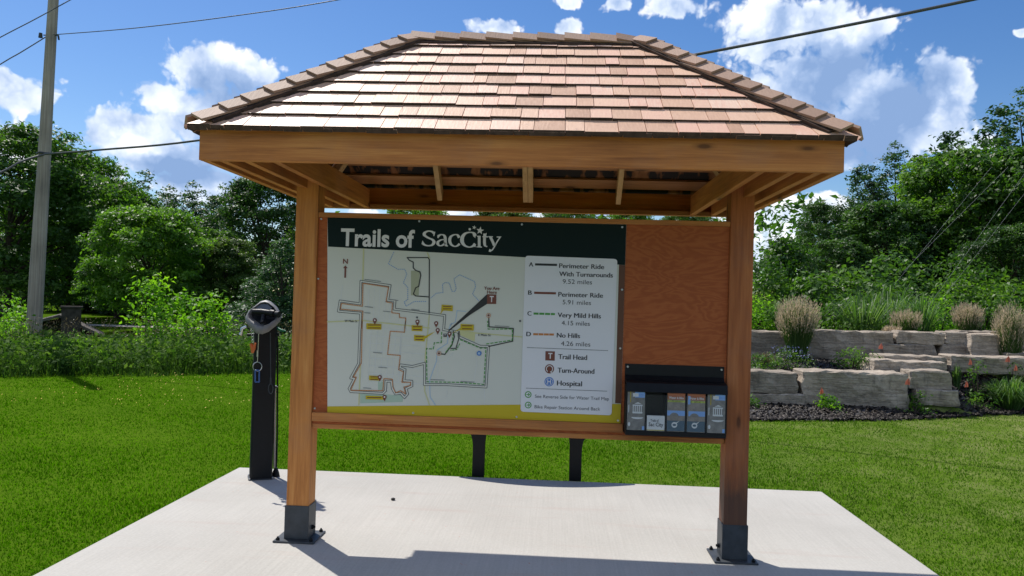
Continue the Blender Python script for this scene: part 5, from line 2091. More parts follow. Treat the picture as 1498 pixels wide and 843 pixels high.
# archetypes: height 10 m
T_ROUND = make_tree_meshes(1, 10, 4.2, 1.4, 120, 34000, .25, 'round', M_LEAF_DARK, .2, .2, .7)
T_ROUND2 = make_tree_meshes(2, 10, 3.7, 1.0, 110, 32000, .24, 'round', M_LEAF_DARK, .2, .2, .7)
T_MID = make_tree_meshes(3, 10, 5.2, 1.7, 140, 34000, .33, 'round', M_LEAF_MID, .2, .2, .75)
T_SPIRE = make_tree_meshes(4, 10, 3.3, .5, 150, 34000, .2, 'spire', M_LEAF_CONIF, .13, .16, .6)
T_CEDAR = make_tree_meshes(14, 10, 3.6, .5, 270, 46000, .2, 'multi', M_LEAF_CONIF, .13, .16, .6)
T_RIGHT = make_tree_meshes(5, 10, 5.0, .7, 150, 40000, .31, 'round', M_LEAF_MID, .16, .2, .72, tall=(.85, 1.2))
T_RIGHT2 = make_tree_meshes(6, 10, 4.0, .5, 115, 30000, .31, 'round', M_LEAF_MID, .16, .18, .72, tall=(.85, 1.2))

TL = 'trees behind the left lawn'
TR = 'trees behind the stone garden'
TC = 'trees glimpsed above the map board'
for (arch, px, py, Yd, rz, sxy, name, label, grp) in (
        (T_ROUND, 20, 192, 27, .3, 1.1, 'broadleaf_tree', 'big dark tree at the left edge, left of the pole', TL),
        (T_ROUND2, 108, 222, 31, 1.1, 1.0, 'broadleaf_tree', 'dark tree just right of the pole with a stepped crown', TL),
        (T_ROUND, -130, 190, 31, 2.1, 1.1, 'broadleaf_tree', 'dark tree outside the left edge beyond the big dark one', TL),
        (T_CEDAR, 212, 250, 45, .4, 1.5, 'cedar_tree', 'dark pointed cedar standing highest in the left tree line gap', TL),
        (T_CEDAR, 283, 266, 45, 2.0, 1.45, 'cedar_tree', 'spiky dark cedar between the pointed cedar and the round dark tree', TL),
        (T_SPIRE, 318, 286, 39, 4.0, 1.3, 'cedar_tree', 'lower spiky cedar next to the round dark tree', TL),
        (T_CEDAR, 160, 268, 46, 3.1, 1.5, 'cedar_tree', 'low pointed cedar between the pole tree and the highest cedar', TL),
        (T_ROUND2, 392, 264, 29, 2.6, 1.0, 'broadleaf_tree', 'round dark tree left of the kiosk post', TL),
        (T_ROUND, 480, 330, 33, 5.0, 1.0, 'broadleaf_tree', 'dark tree behind the left post', TL),
        (T_MID, 222, 306, 23, .9, .92, 'walnut_tree', 'broad mid green tree in front of the left tree line', TL),
        (T_ROUND, 50, 318, 43, 2.9, 1.0, 'broadleaf_tree', 'mid sized tree behind the pole and log cabin', TL),
        (T_CEDAR, 248, 272, 43, 5.1, 1.5, 'cedar_tree', 'dark cedar tips filling the gap between the highest cedar and the spiky one', TL),
        (T_ROUND2, 178, 282, 36, 3.3, 1.15, 'broadleaf_tree', 'rounded tree top just above the broad mid green tree, left part', TL),
        (T_MID, 305, 338, 26, 4.4, .8, 'walnut_tree', 'smaller mid green tree touching the right of the broad one', TL),
        (T_ROUND2, 330, 350, 25, 4.2, 1.1, 'broadleaf_tree', 'lower dark green tree behind the grey clamp head', TL),
        (T_SPIRE, 415, 348, 19, 1.0, 1.5, 'cedar_tree', 'feathery blue green cedar between repair stand and left post', TL),
        (T_ROUND, 612, 303, 46, 1.7, .95, 'broadleaf_tree', 'tree crown in the left part of the gap above the map', TC),
        (T_ROUND2, 735, 304, 44, .2, 1.0, 'broadleaf_tree', 'tree crown in the middle of the gap above the map', TC),
        (T_ROUND, 830, 305, 47, 3.7, 1.0, 'broadleaf_tree', 'tree crown above the legend in the gap', TC),
        (T_ROUND2, 920, 306, 44, 5.5, 1.0, 'broadleaf_tree', 'tree crown above the plywood in the gap', TC),
        (T_ROUND, 1005, 309, 45, 2.4, .9, 'broadleaf_tree', 'tree crown left of the right post in the gap', TC),
        (T_ROUND2, 1140, 362, 34, 1.4, 1.0, 'broadleaf_tree', 'low dark tree just right of the right post', TR),
        (T_ROUND2, 1208, 298, 33, .5, .85, 'broadleaf_tree', 'narrow dark tree left of the pointed cedars', TR),
        (T_CEDAR, 1310, 208, 35, 1.2, 1.25, 'cedar_tree', 'tall pointed dark cedar under the big right cloud', TR),
        (T_SPIRE, 1275, 262, 36, 2.2, 1.1, 'cedar_tree', 'shorter pointed cedar left of the tall one', TR),
        (T_SPIRE, 1355, 248, 36, 4.2, 1.1, 'cedar_tree', 'pointed cedar right of the tall one', TR),
        (T_CEDAR, 1405, 206, 35, 2.9, 1.3, 'cedar_tree', 'dark cedar tip rising behind the top of the large green tree', TR),
        (T_CEDAR, 1500, 128, 27, .6, 1.3, 'cedar_tree', 'tallest dark cedar at the right edge', TR),
        (T_SPIRE, 1452, 222, 31, 5.2, 1.2, 'cedar_tree', 'dark cedar tip beside the tallest one at right', TR),
        (T_RIGHT, 1425, 226, 21, .7, 1.0, 'walnut_tree', 'large mid green tree filling the right side', TR),
        (T_RIGHT2, 1300, 298, 20, 1.9, 1.1, 'walnut_tree', 'rounded mid green tree left of the large right one', TR),
        (T_RIGHT2, 1228, 352, 19, 4.9, 1.1, 'walnut_tree', 'smaller green tree sloping down towards the right post', TR),
        (T_RIGHT, 1580, 215, 19, 3.3, 1.0, 'walnut_tree', 'large green tree outside the right edge', TR),
        (T_ROUND2, 1480, 330, 17, 3.9, 1.2, 'walnut_tree', 'dark leafy tree low at the right edge behind the guy wires', TR),
):
    p = at(px, py, Yd)
    hh = top_h(px, py, Yd)
    leaf = {20: None, 108: 1, 392: 0, 480: 2, 222: 1, 330: 2, 415: 3, 1135: 2, 1208: 0, 1300: 0, 1228: 0, 1480: 0, 612: 1, 735: 2, 920: 1, 50: 2}.get(px)
    place_tree(arch, p[0], Yd, hh / 10.0, rz, name, label, grp, sxy, leaf)

# far wood closing the view
rng = np.random.default_rng(77)
lob = []
for k in range(230):
    x = rng.uniform(-95, 95)
    y = 62 + rng.uniform(-6, 8)
    z = rng.uniform(.5, 6.0)
    r_ = rng.uniform(1.6, 3)
    lob.append(((x, y, z + float(hgt(x, y))), (r_ * 1.3, r_, r_)))
V, F, va = crown(lob, 42000, .75, rng, spray=.8)
o = link('far_wood', fast_mesh('far_wood', V, F, M_LEAF_DARK, var=va))
o['kind'] = 'stuff'
o['label'] = 'dark distant wood behind the single trees'


def shrub(px, py_top, Yd, w, n, size, mat, label, seed, name='shrub', cat='shrub', group=None, spray=.1, lobes=14, flat=1.0, zb=None, per=7, aspect=.5):
    rng = np.random.default_rng(seed)
    p = at(px, py_top, Yd)
    z0 = float(hgt(p[0], Yd)) if zb is None else zb
    h_ = p[2] - z0
    lb = []
    for k in range(lobes):
        f = (k + .5) / lobes
        r_ = w * rng.uniform(.2, .34)
        rad = w * .5 * math.sqrt(max(.05, 1 - ((f - .4) / .65) ** 2))
        a = rng.uniform(0, 6.28)
        q_ = rad * math.sqrt(rng.uniform(.1, .8))
        lb.append(((q_ * math.cos(a), q_ * math.sin(a), max(r_ * .3, f * h_ - r_ * .4)), (r_, r_, r_ * .8 * flat)))
    V, F, va = crown(lb, n, size, rng, spray=spray, per=per, aspect=aspect)
    V[:, 2] = np.maximum(V[:, 2], 0.0)
    o_ = thing(name, label, cat, (p[0], Yd, z0), group)
    c = bpy.data.objects.new('foliage', fast_mesh('foliage', V, F, mat, var=va))
    COL.objects.link(c)
    c.parent = o_
    b = MB()
    for (cc, _) in lb[::2]:
        b.tube([(0, 0, -.03), (cc[0] * .5, cc[1] * .5, cc[2] * .55), cc], [.02 * max(.5, w * .6), .012, .004], 5)
    s_ = b.build('stems', M_BARK)
    s_.parent = o_
    return o_


SG = 'bright shrubs at the edge of the left lawn'
shrub(240, 408, 13.5, 1.15, 1700, .13, M_LEAF_LIGHT, 'tall bright green sapling bush in the middle of the weeds', 1, group=SG, spray=.16)
shrub(312, 433, 12.6, .75, 900, .12, M_LEAF_LIGHT, 'yellow green sapling between the tall bush and the repair stand', 2, group=SG, spray=.13)
shrub(280, 462, 12.8, .8, 900, .11, M_LEAF_LIGHT, 'low bright bush joining the two saplings', 12, group=SG, spray=.13)
shrub(2, 430, 12.2, .8, 900, .1, M_LEAF_LIGHT, 'bright yellow green bush at the left edge by the pole', 3, group=SG, spray=.12)
shrub(22, 468, 11.2, 1.0, 1100, .09, M_LEAF_LIGHT, 'low yellow green bush at the foot of the pole, left side', 13, group=SG, spray=.12)
shrub(113, 496, 11.4, .45, 330, .13, M_LEAF_LIGHT, 'small bright broad leaved bush in front of the log cabin', 4, group=SG, spray=.1)
shrub(70, 494, 12.4, .5, 350, .1, M_LEAF_LIGHT, 'tiny bright bush right of the pole foot', 14, group=SG, spray=.1)
shrub(420, 495, 12.2, .9, 900, .09, M_LEAF_MID, 'green bush between repair stand and left post', 6, group=SG, spray=.1)
shrub(345, 478, 15, 1.2, 1300, .11, M_LEAF_MID, 'mid green bush behind the grey clamp head', 16, group='background bushes', spray=.15)

GB = 'green bushes behind the upper stone wall'
bl = (
    (1118, 378, 13.6, 1.5, 2200, .11, M_LEAF_MID, 'light green bush right against the right post'),
    (1162, 350, 14.6, 1.5, 5200, .13, M_LEAF_MID, 'tall loose bush with open top behind the big plumed grass'),
    (1205, 405, 12.6, 1.7, 1700, .14, M_LEAF_DARK, 'mid green bush right of the big plumed grass'),
    (1258, 400, 13.4, 1.9, 1800, .14, M_LEAF_DARK, 'green bush left of the tall silvery grass'),
    (1330, 372, 14.8, 2.0, 1900, .15, M_LEAF_DARK, 'tall green bush behind the silvery grass'),
    (1376, 438, 11.8, 1.0, 1300, .08, M_LEAF_LIGHT, 'small light bush above the thin wall blocks'),
    (1440, 402, 13.2, 1.6, 2200, .12, M_LEAF_MID, 'leafy bush above the two right plumed grasses'),
    (1495, 420, 14.2, 2.0, 1700, .14, M_LEAF_DARK, 'green bush at the right edge above the wall'),
    (1400, 380, 16.5, 2.2, 1900, .15, M_LEAF_DARK, 'deep green bush behind the leafy right bush'),
    (1105, 440, 11.8, 1.2, 1600, .08, M_LEAF_LIGHT, 'leafy low plant between right post and big plumed grass'),
    (1225, 445, 11.3, 1.2, 1200, .1, M_LEAF_MID, 'low leafy plant right behind the upper wall'),
)
for i, (px, py, Yd, w, n, sz, mt, lab) in enumerate(bl):
    shrub(px, py, Yd, w, n, sz, mt, lab, 50 + i, group=GB, spray=.12)


HB = 'green bush on the bank hidden behind the map board'
for i, (x, Yd, top, w) in enumerate(((-.9, 11.2, 1.3, 1.6), (.2, 12.2, 1.9, 1.9), (1.3, 11.0, 1.5, 1.5), (2.3, 12.4, 2.2, 2.0), (3.2, 11.2, 1.7, 1.5), (1.0, 15.5, 2.6, 2.6), (-1.6, 15.0, 2.0, 2.4), (3.0, 16.5, 2.8, 2.6))):
    zt_ = float(hgt(x, Yd)) + top * .8
    px_, py_ = px_of((x, Yd, zt_))
    shrub(px_, py_, Yd, w, 1500, .13, M_LEAF_MID if i % 2 else M_LEAF_DARK, HB, 120 + i, group=GB, spray=.13)


def grass_clump(px, py_top, py_base, Yd, wpx, label, seed, name, cat, group, blade_mat, n, bw, spread, plume=0, arch=.6, zb=None):
    rng = np.random.default_rng(seed)
    top = at(px, py_top, Yd)
    z0 = float(hgt(top[0], Yd)) if zb is None else zb
    h_ = top[2] - z0
    wid = wpx / FPX * (Yd - CAM[1])
    # curved blades from a tight base: three segments
    a = rng.uniform(0, 2 * np.pi, n)
    f = np.sqrt(rng.random(n))
    R_ = wid * .5 * f * spread
    base_r = wid * .16 * f
    hh = h_ * rng.uniform(.55, .95, n) * (1 - .25 * f ** 2)
    d = np.stack([np.cos(a), np.sin(a), np.zeros(n)], 1)
    s = np.stack([-np.sin(a), np.cos(a), np.zeros(n)], 1)
    tw = rng.uniform(-1, 1, n)[:, None]
    s = s * np.cos(tw) + d * np.sin(tw)
    w_ = (bw * rng.uniform(.6, 1.2, n))[:, None]
    P0 = d * base_r[:, None]
    P1 = d * (base_r + (R_ - base_r) * .3)[:, None] + np.array([0, 0, 1.]) * (hh * .5)[:, None]
    P2 = d * (base_r + (R_ - base_r) * .7)[:, None] + np.array([0, 0, 1.]) * (hh * .88)[:, None]
    drop = arch * rng.random(n) ** 2
    P3 = d * (R_ * (1 + .35 * drop))[:, None] + np.array([0, 0, 1.]) * (hh * (1 - .3 * drop))[:, None]
    V = np.stack([P0 - s * w_ * .5, P0 + s * w_ * .5, P1 + s * w_ * .5, P1 - s * w_ * .5, P2 + s * w_ * .4, P2 - s * w_ * .4, P3 + s * w_ * .06, P3 - s * w_ * .06], 1).reshape(-1, 3)
    k = np.arange(n)[:, None] * 8
    F = np.concatenate([k + np.array([[0, 1, 2, 3]]), k + np.array([[3, 2, 4, 5]]), k + np.array([[5, 4, 6, 7]])], 0)
    o_ = thing(name, label, cat, (top[0], Yd, z0), group)
    c = bpy.data.objects.new('foliage', fast_mesh('foliage', V, F, blade_mat, var=np.repeat(np.clip(rng.normal(.5, .25, n), 0, 1), 8)))
    COL.objects.link(c)
    c.parent = o_
    if plume:
        m_ = plume
        a = rng.uniform(0, 2 * np.pi, m_)
        f = np.sqrt(rng.random(m_))
        d = np.stack([np.cos(a), np.sin(a), np.zeros(m_)], 1)
        ht = h_ * (rng.uniform(.64, 1.0, m_)) * (1 - .16 * f ** 2)
        tip = d * (wid * .5 * f)[:, None] + np.array([0, 0, 1.]) * ht[:, None]
        out_ = d * (.45 * f)[:, None] + np.array([0, 0, 1.0]) + rng.normal(0, .12, (m_, 3))
        out_ /= np.linalg.norm(out_, axis=1)[:, None]
        ln = h_ * rng.uniform(.16, .32, m_)
        # feathery plume: several thin slivers about the axis
        per = 9
        idx = np.repeat(np.arange(m_), per)
        t = rng.random(len(idx))
        c0 = tip[idx] - out_[idx] * ((t * .9) * ln[idx])[:, None]
        dr = out_[idx] + rng.normal(0, .2, (len(idx), 3))
        dr /= np.linalg.norm(dr, axis=1)[:, None]
        sd = np.cross(dr, rng.normal(0, 1, (len(idx), 3)))
        sd /= np.linalg.norm(sd, axis=1)[:, None]
        l2 = (.055 * rng.uniform(.6, 1.3, len(idx)))[:, None]
        V = np.stack([c0, c0 + dr * l2 * .5 + sd * .0026, c0 + dr * l2, c0 + dr * l2 * .5 - sd * .0026], 1).reshape(-1, 3)
        c = bpy.data.objects.new('plumes', fast_mesh('plumes', V, np.arange(len(V)).reshape(-1, 4), M_PLUME, var=np.repeat(np.clip(rng.normal(.5, .25, len(idx)), 0, 1), 4)))
        COL.objects.link(c)
        c.parent = o_
    return o_


PG = 'plumed ornamental grasses in the stone garden'
grass_clump(1168, 430, 535, YU - .38, 66, 'biggest plumed grass, pinkish beige, before the upper wall', 1, 'feather_grass', 'ornamental grass', PG, M_REED, 2800, .007, .8, 900, .3)
grass_clump(1416, 442, 485, YU + 1.0, 42, 'plumed grass above the right wall end, smaller of the right two', 2, 'feather_grass', 'ornamental grass', PG, M_REED, 1900, .007, .82, 560, .3)
grass_clump(1478, 438, 521, YU - .1, 50, 'plumed grass at the right edge past the wall end', 3, 'feather_grass', 'ornamental grass', PG, M_REED, 2400, .007, .8, 760, .3)
grass_clump(1326, 452, 485, YU + .9, 44, 'dull brownish plumed grass behind the middle of the upper wall', 4, 'feather_grass', 'ornamental grass', PG, M_REED, 1300, .007, .9, 330, .4)
grass_clump(1305, 478, 487, YU + .5, 26, 'low dry grass tuft on top of the upper wall', 8, 'feather_grass', 'ornamental grass', PG, M_SEED, 500, .006, 1.1, 200, .5)
SV = 'tall silvery grasses behind the upper wall'
for i, (px, py, Yd, w, lab) in enumerate(((1262, 408, 11.0, 95, 'left clump of tall arching silvery grass'), (1300, 398, 11.6, 110, 'middle clump of tall arching silvery grass, tallest'),
                                          (1345, 415, 11.2, 90, 'right clump of tall arching silvery grass'), (1150, 420, 11.4, 70, 'arching silvery grass behind the biggest plumed grass'))):
    grass_clump(px, py, 485, Yd, w, lab, 20 + i, 'silver_grass', 'ornamental grass', SV, M_SILVERGRASS, 190, .017, 1.15, 0, 2.2)
LG = 'low plants in the mulch bed'
grass_clump(1478, 541, 580, 8.0, 72, 'large rounded green grass mound at the right edge', 31, 'grass_mound', 'plant', LG, M_SILVERGRASS, 700, .014, 1.2, 0, 1.8)
grass_clump(1400, 526, 551, 8.25, 20, 'narrow upright green tuft by the long low slab', 32, 'grass_mound', 'plant', LG, M_SILVERGRASS, 160, .012, .8, 0, .6)
grass_clump(1120, 510, 543, 8.5, 45, 'dry wispy grass left of the biggest plumed grass', 33, 'grass_mound', 'plant', LG, M_SEED, 260, .006, 1.2, 0, 1.2)
for i, (px, py, Yd, w, n, sz, mt, lab) in enumerate((
        (1213, 579, 6.95, .38, 260, .06, M_LEAF_LIGHT, 'small bright leafy plant before the large middle block'),
        (1337, 578, 7.05, .4, 320, .05, M_LEAF_MID, 'small leafy plant before the right end of the lower wall'),
        (1098, 578, 6.8, .34, 220, .05, M_LEAF_MID, 'little green plant at the foot of the right post'),
        (1432, 574, 7.45, .4, 300, .05, M_LEAF_MID, 'low leafy plant left of the large grass mound'),
        (1433, 530, 8.0, .36, 260, .05, M_LEAF_MID, 'leafy plant before the long low slab'),
        (1482, 532, 8.35, .36, 260, .05, M_LEAF_MID, 'leafy plant behind the large grass mound'),
        (1247, 512, 8.3, .55, 700, .05, M_LEAF_MID, 'dark leafy plant on the middle terrace right of the plumed grass'),
        (1280, 519, 8.5, .3, 180, .05, M_LEAF_MID, 'tiny plant beside the step slabs'),
        (1115, 520, 7.9, .5, 600, .05, M_LEAF_DARK, 'dark leafy plant above the square ended lower block'))):
    shrub(px, py, Yd, w, n, sz, mt, lab, 80 + i, 'garden_plant', 'plant', LG, spray=.04, lobes=9, per=5)
lav = shrub(1157, 513, 8.15, .62, 700, .045, M_REED, 'catmint with pale blue flower spikes below the biggest plumed grass', 99, 'catmint', 'plant', LG, spray=.05, lobes=10, per=5)
rng = np.random.default_rng(5)
m_ = 120
pb = np.array(lav.location)
a = rng.uniform(0, 6.28, m_)
q_ = .36 * np.sqrt(rng.random(m_))
C = np.stack([q_ * np.cos(a), q_ * np.sin(a) * .7, .2 + .2 * rng.random(m_)], 1)
V, F = leaves(C, rng.normal(0, 1, (m_, 3)), .03, rng)
c = bpy.data.objects.new('flowers', fast_mesh('flowers', V, F, M_FLOWER))
COL.objects.link(c)
c.parent = lav

# marking flags
M_FLAG = leaf_mat('flag_orange', [(.75, .27, .18), (.75, .27, .18)], .35, (1, 1, 1))
for i, (px, py, Yd, lab) in enumerate(((1201.5, 573.5, 6.95, 'orange marking flag leaning before the large middle block, leftmost'), (1329, 560, 6.95, 'orange marking flag before the right end of the large block'),
                                       (1413.5, 563.5, 7.5, 'orange marking flag in mulch right of the lower wall'), (1289.5, 508, 8.85, 'orange marking flag at the left end of the lower upper-wall course'),
                                       (1419, 531, 8.0, 'orange marking flag left of the leafy plant by the low slab'), (1475.5, 527, 8.2, 'orange marking flag highest of the right edge pair'),
                                       (1485.5, 539.5, 8.0, 'orange marking flag lowest of the right edge pair, by the grass mound'))):
    p = at(px, py, Yd)
    z0 = float(hgt(p[0], Yd))
    f_ = thing('marking_flag', lab, 'flag', (p[0], Yd, z0), 'orange marking flags in the mulch bed')
    w = .035
    wx = (-1) ** i
    b = MB()
    top = p[2] + .07
    b.tube([(p[0] + wx * .02, Yd, z0 - .02), (p[0], Yd, top)], .0022, 5)
    b.build('wire_stake', M_STEEL, f_)
    pts = [(p[0], Yd - .001, top), (p[0] + wx * .034, Yd + .014, top - .05), (p[0] + wx * .042, Yd + .02, top - .1), (p[0] - wx * .022, Yd + .006, top - .105), (p[0] - wx * .016, Yd - .008, top - .05)]
    b = MB()
    b.prism(pts, (0, -.002, 0))
    fo = b.build('flag_cloth', M_FLAG, f_, var=[.5] * 10)

# ------------------------------------------------------------------ tall weeds bordering the left lawn
rng = np.random.default_rng(31)
n = 30000
wx_ = rng.uniform(-17, -3.3, n)
wy_ = weed_front(wx_) + rng.random(n) ** 1.25 * 4.6 + rng.normal(0, .2, n) + .3 * np.sin(wx_ * 2.1) * np.sin(wx_ * .73 + 1)
P = np.stack([wx_, wy_, hgt(wx_, wy_) - .02], 1)
clump = .75 + .35 * np.sin(wx_ * 1.7 + 1) * np.sin(wy_ * 1.3) + .15 * np.sin(wx_ * 5.1)
h = rng.uniform(.2, .88, n) * clump * np.interp(wy_ - weed_front(wx_), [-.5, 0, .5, 2], [.15, .4, .85, 1.05]) * (1 - .35 * np.exp(-((wx_ + 9.0) / 1.1) ** 2))
V, F = blades(P, h, rng.uniform(.008, .02, n), rng.uniform(.2, 1.7, n), rng, .25)
o = link('tall_weeds', fast_mesh('tall_weeds', V, F, M_WEED, var=np.repeat(np.clip(rng.normal(.4, .26, n) + .2 * np.sin(wx_ * 2.3 + 2) * np.sin(wy_ * 1.9), 0, 1), 5)))
o['kind'] = 'stuff'
o['label'] = 'tall unmown grass and weeds along the left lawn'
n = 13000
wx_ = rng.uniform(-17, -3.3, n)
wy_ = weed_front(wx_) + rng.random(n) ** 1.3 * 4.2 + .1
C = np.stack([wx_, wy_, hgt(wx_, wy_) + rng.uniform(.1, .62, n)], 1)
V, F = leaves(C, rng.normal(0, .6, (n, 3)) + np.array([0, -.2, .8]), .11, rng)
o = link('weed_leaves', fast_mesh('weed_leaves', V, F, M_WEED, var=np.repeat(np.clip(rng.normal(.6, .25, n), 0, 1), 4)))
o['kind'] = 'stuff'
n = 2600
wx_ = rng.uniform(-13, -4.5, n)
wy_ = weed_front(wx_) + .6 + rng.random(n) * 3
C = np.stack([wx_, wy_, hgt(wx_, wy_) + rng.uniform(.6, .95, n)], 1)
V, F = leaves(C, rng.normal(0, 1, (n, 3)) + np.array([0, -.8, 0]), .05, rng, droop=-2.0, aspect=.22)
o = link('weed_seed_heads', fast_mesh('weed_seed_heads', V, F, M_SEED, var=np.repeat(rng.random(n), 4)))
o['kind'] = 'stuff'

# ------------------------------------------------------------------ log cabin in the park
CY = 18.5
cab = thing('log_cabin', 'dark log cabin with a stone chimney behind the weeds', 'cabin', tuple(at(92, 505, CY)))
M_LOG = plain('dark_logs', (0.03, 0.024, 0.02), .9, 0, .2, .5, 6)
M_CHIM = plain('shaded_chimney_stone', (0.05, 0.043, 0.04), .95, 0, .1, .5, 5)  # stone tone darkened to carry the shade of the trees
M_ROOFW = plain('grey_shakes', (0.1, 0.09, 0.085), .9, 0, .2, .35, 10)
pxl, pxr = at(48, 500, CY), at(133, 500, CY)
zr_, ze_ = at(88, 464, CY)[2], at(133, 489, CY)[2]
xm = at(88, 470, CY)[0]
x0, x1 = pxl[0] - .6, pxr[0] - .1
zgr = float(hgt(xm, CY))
b = MB()
for k in range(7):
    z = zgr + .08 + k * .17
    if z > ze_:
        break
    b.tube([(x0 - .1, CY + .1, z), (x1 + .1, CY + .1, z)], .09, 8)
    b.tube([(x1 - .02, CY, z + .04), (x1 - .02, CY + 1.6, z + .04)], .09, 8)
    b.tube([(x0 + .02, CY, z + .04), (x0 + .02, CY + 1.6, z + .04)], .09, 8)
b.prism([(x0, CY + .15, zgr), (x1, CY + .15, zgr), (x1, CY + .15, ze_), (xm, CY + .15, zr_ - .05), (x0, CY + .15, ze_)], (0, 1.4, 0))
b.build('wall', M_LOG, cab)
b = MB()
for sx, xe in ((-1, x0 - .5), (1, x1 + .3)):
    zz = ze_ - .12
    b.hexa([(xm, CY - .25, zr_), (xe, CY - .25, zz), (xe, CY + 1.7, zz), (xm, CY + 1.7, zr_), (xm, CY - .25, zr_ + .08), (xe, CY - .25, zz + .08), (xe, CY + 1.7, zz + .08), (xm, CY + 1.7, zr_ + .08)])
rf = b.build('roof', M_ROOFW, cab)
cab.rotation_euler.z = R(30)
c0, c1 = at(77, 450, CY - .5), at(101, 450, CY - .5)
b = MB()
b.box(c0[0], c1[0], CY - .62, CY - .02, zgr - .05, c0[2])
b.box(c0[0] - .04, c1[0] + .04, CY - .66, CY + .02, c0[2], c0[2] + .05)
b.build('chimney', M_CHIM, cab)
b = MB()
FY = 30.0
f0, f1 = at(-30, 462, FY), at(46, 462, FY)
fen = thing('rail_fence', 'dark low rail fence left of the pole in the shade', 'fence', ((f0[0] + f1[0]) / 2, FY, float(hgt(f0[0], FY))))
zg = float(hgt(f0[0], FY))
for k, x in enumerate(np.linspace(f0[0], f1[0], 6)):
    b = MB()
    b.box(x - .06, x + .06, FY - .06, FY + .06, zg - .1, zg + 1.0)
    b.build('post', M_LOG, fen)
for z in (.35, .85):
    b = MB()
    b.box(f0[0] - .2, f1[0] + .2, FY - .1, FY - .062, zg + z, zg + z + .12)
    b.build('rail', M_ROOFW if z < .5 else M_LOG, fen)

# ------------------------------------------------------------------ sky, sun, render settings
SUN = Vector((-.46, .53, 1.0)).normalized()
sd = bpy.data.lights.new('sun', 'SUN')
sd.energy = 4.2
sd.angle = R(.53)
sd.color = (1.0, .955, .88)
so = bpy.data.objects.new('sun', sd)
COL.objects.link(so)
so.rotation_euler = SUN.to_track_quat('Z', 'Y').to_euler()
so.location = (-20, 25, 40)

w = bpy.data.worlds.new('World')
scene.world = w
w.use_nodes = True
nt = w.node_tree
for n_ in list(nt.nodes):
    nt.nodes.remove(n_)
sky = N(nt, 'ShaderNodeTexSky')
sky.sky_type = 'NISHITA'
sky.sun_disc = False
sky.sun_elevation = math.asin(SUN.z)
sky.sun_rotation = math.atan2(SUN.x, SUN.y) % (2 * math.pi)
sky.air_density = 1.0
sky.dust_density = 0.3
sky.ozone_density = 3.0
geo = N(nt, 'ShaderNodeTexCoord')
sep = N(nt, 'ShaderNodeSeparateXYZ')
L(nt, geo.outputs['Generated'], sep.inputs[0])
azn = math_n(nt, 'ARCTAN2', sep.outputs[0], sep.outputs[1])
eln = math_n(nt, 'ARCSINE', sep.outputs[2])
cmb = N(nt, 'ShaderNodeCombineXYZ')
L(nt, azn, cmb.inputs[0])
L(nt, eln, cmb.inputs[1])
AE = cmb.outputs[0]
nz = noise(nt, AE, 16, 4, 0.6)
nz.noise_dimensions = '2D'
# wobble the coordinates so that the clouds get billowed outlines
wv = N(nt, 'ShaderNodeVectorMath')
wv.operation = 'MULTIPLY_ADD'
L(nt, nz.outputs['Color'], wv.inputs[0])
wv.inputs[1].default_value = (.036, .03, 0)
wv2 = N(nt, 'ShaderNodeVectorMath')
wv2.operation = 'ADD'
L(nt, AE, wv2.inputs[0])
wv2.inputs[1].default_value = (-.018, -.015, 0)
L(nt, wv2.outputs[0], wv.inputs[2])
AEW = wv.outputs[0]


def azel(px, py):
    d = ray(px, py)
    d = d / np.linalg.norm(d)
    return math.atan2(d[0], d[1]), math.asin(d[2])


def blob_field(blobs, vec, k=.25):
    acc = None
    for q_ in blobs:
        if abs(q_[0]) < 4:
            (a_, e_), rx, ry = q_[:2], q_[2] * FPX, q_[3] * FPX
        else:
            (a_, e_), rx, ry = azel(*q_[:2]), q_[2], q_[3]
        v1 = N(nt, 'ShaderNodeVectorMath')
        v1.operation = 'MULTIPLY_ADD'
        L(nt, vec, v1.inputs[0])
        sx_, sy_ = FPX / rx, FPX / ry
        v1.inputs[1].default_value = (sx_, sy_, 0)
        v1.inputs[2].default_value = (-a_ * sx_, -e_ * sy_, 0)
        v3 = N(nt, 'ShaderNodeVectorMath')
        v3.operation = 'LENGTH'
        L(nt, v1.outputs[0], v3.inputs[0])
        f_ = v3.outputs['Value']
        acc = f_ if acc is None else math_n(nt, 'SMOOTH_MIN', acc, f_, k)
    acc = math_n(nt, 'SUBTRACT', 1.0, acc)
    return acc


CLOUDS = [(290, 108, 75, 50), (345, 100, 80, 45), (255, 150, 85, 45), (190, 190, 80, 38), (320, 170, 130, 60), (160, 200, 50, 28), (230, 230, 130, 40), (320, 275, 130, 45), (140, 250, 60, 30),
          (10, 132, 75, 42), (10, 205, 60, 35), (728, 42, 52, 20), (832, 38, 30, 18), (985, 8, 70, 26), (905, 8, 26, 16), (830, 2, 40, 14),
          (1130, 45, 110, 62), (1230, 45, 110, 66), (1200, 120, 150, 70), (1310, 170, 150, 80), (1385, 135, 62, 66), (1250, 200, 110, 60), (1395, 208, 70, 22), (1370, 185, 70, 40),
          (1160, 318, 100, 40), (1110, 365, 90, 40), (1215, 300, 50, 26), (520, 318, 90, 20), (700, 316, 120, 20), (860, 312, 140, 24), (1060, 316, 40, 24), (1490, 48, 16, 9),
          (-500, 150, 260, 120), (2050, 120, 260, 130)]
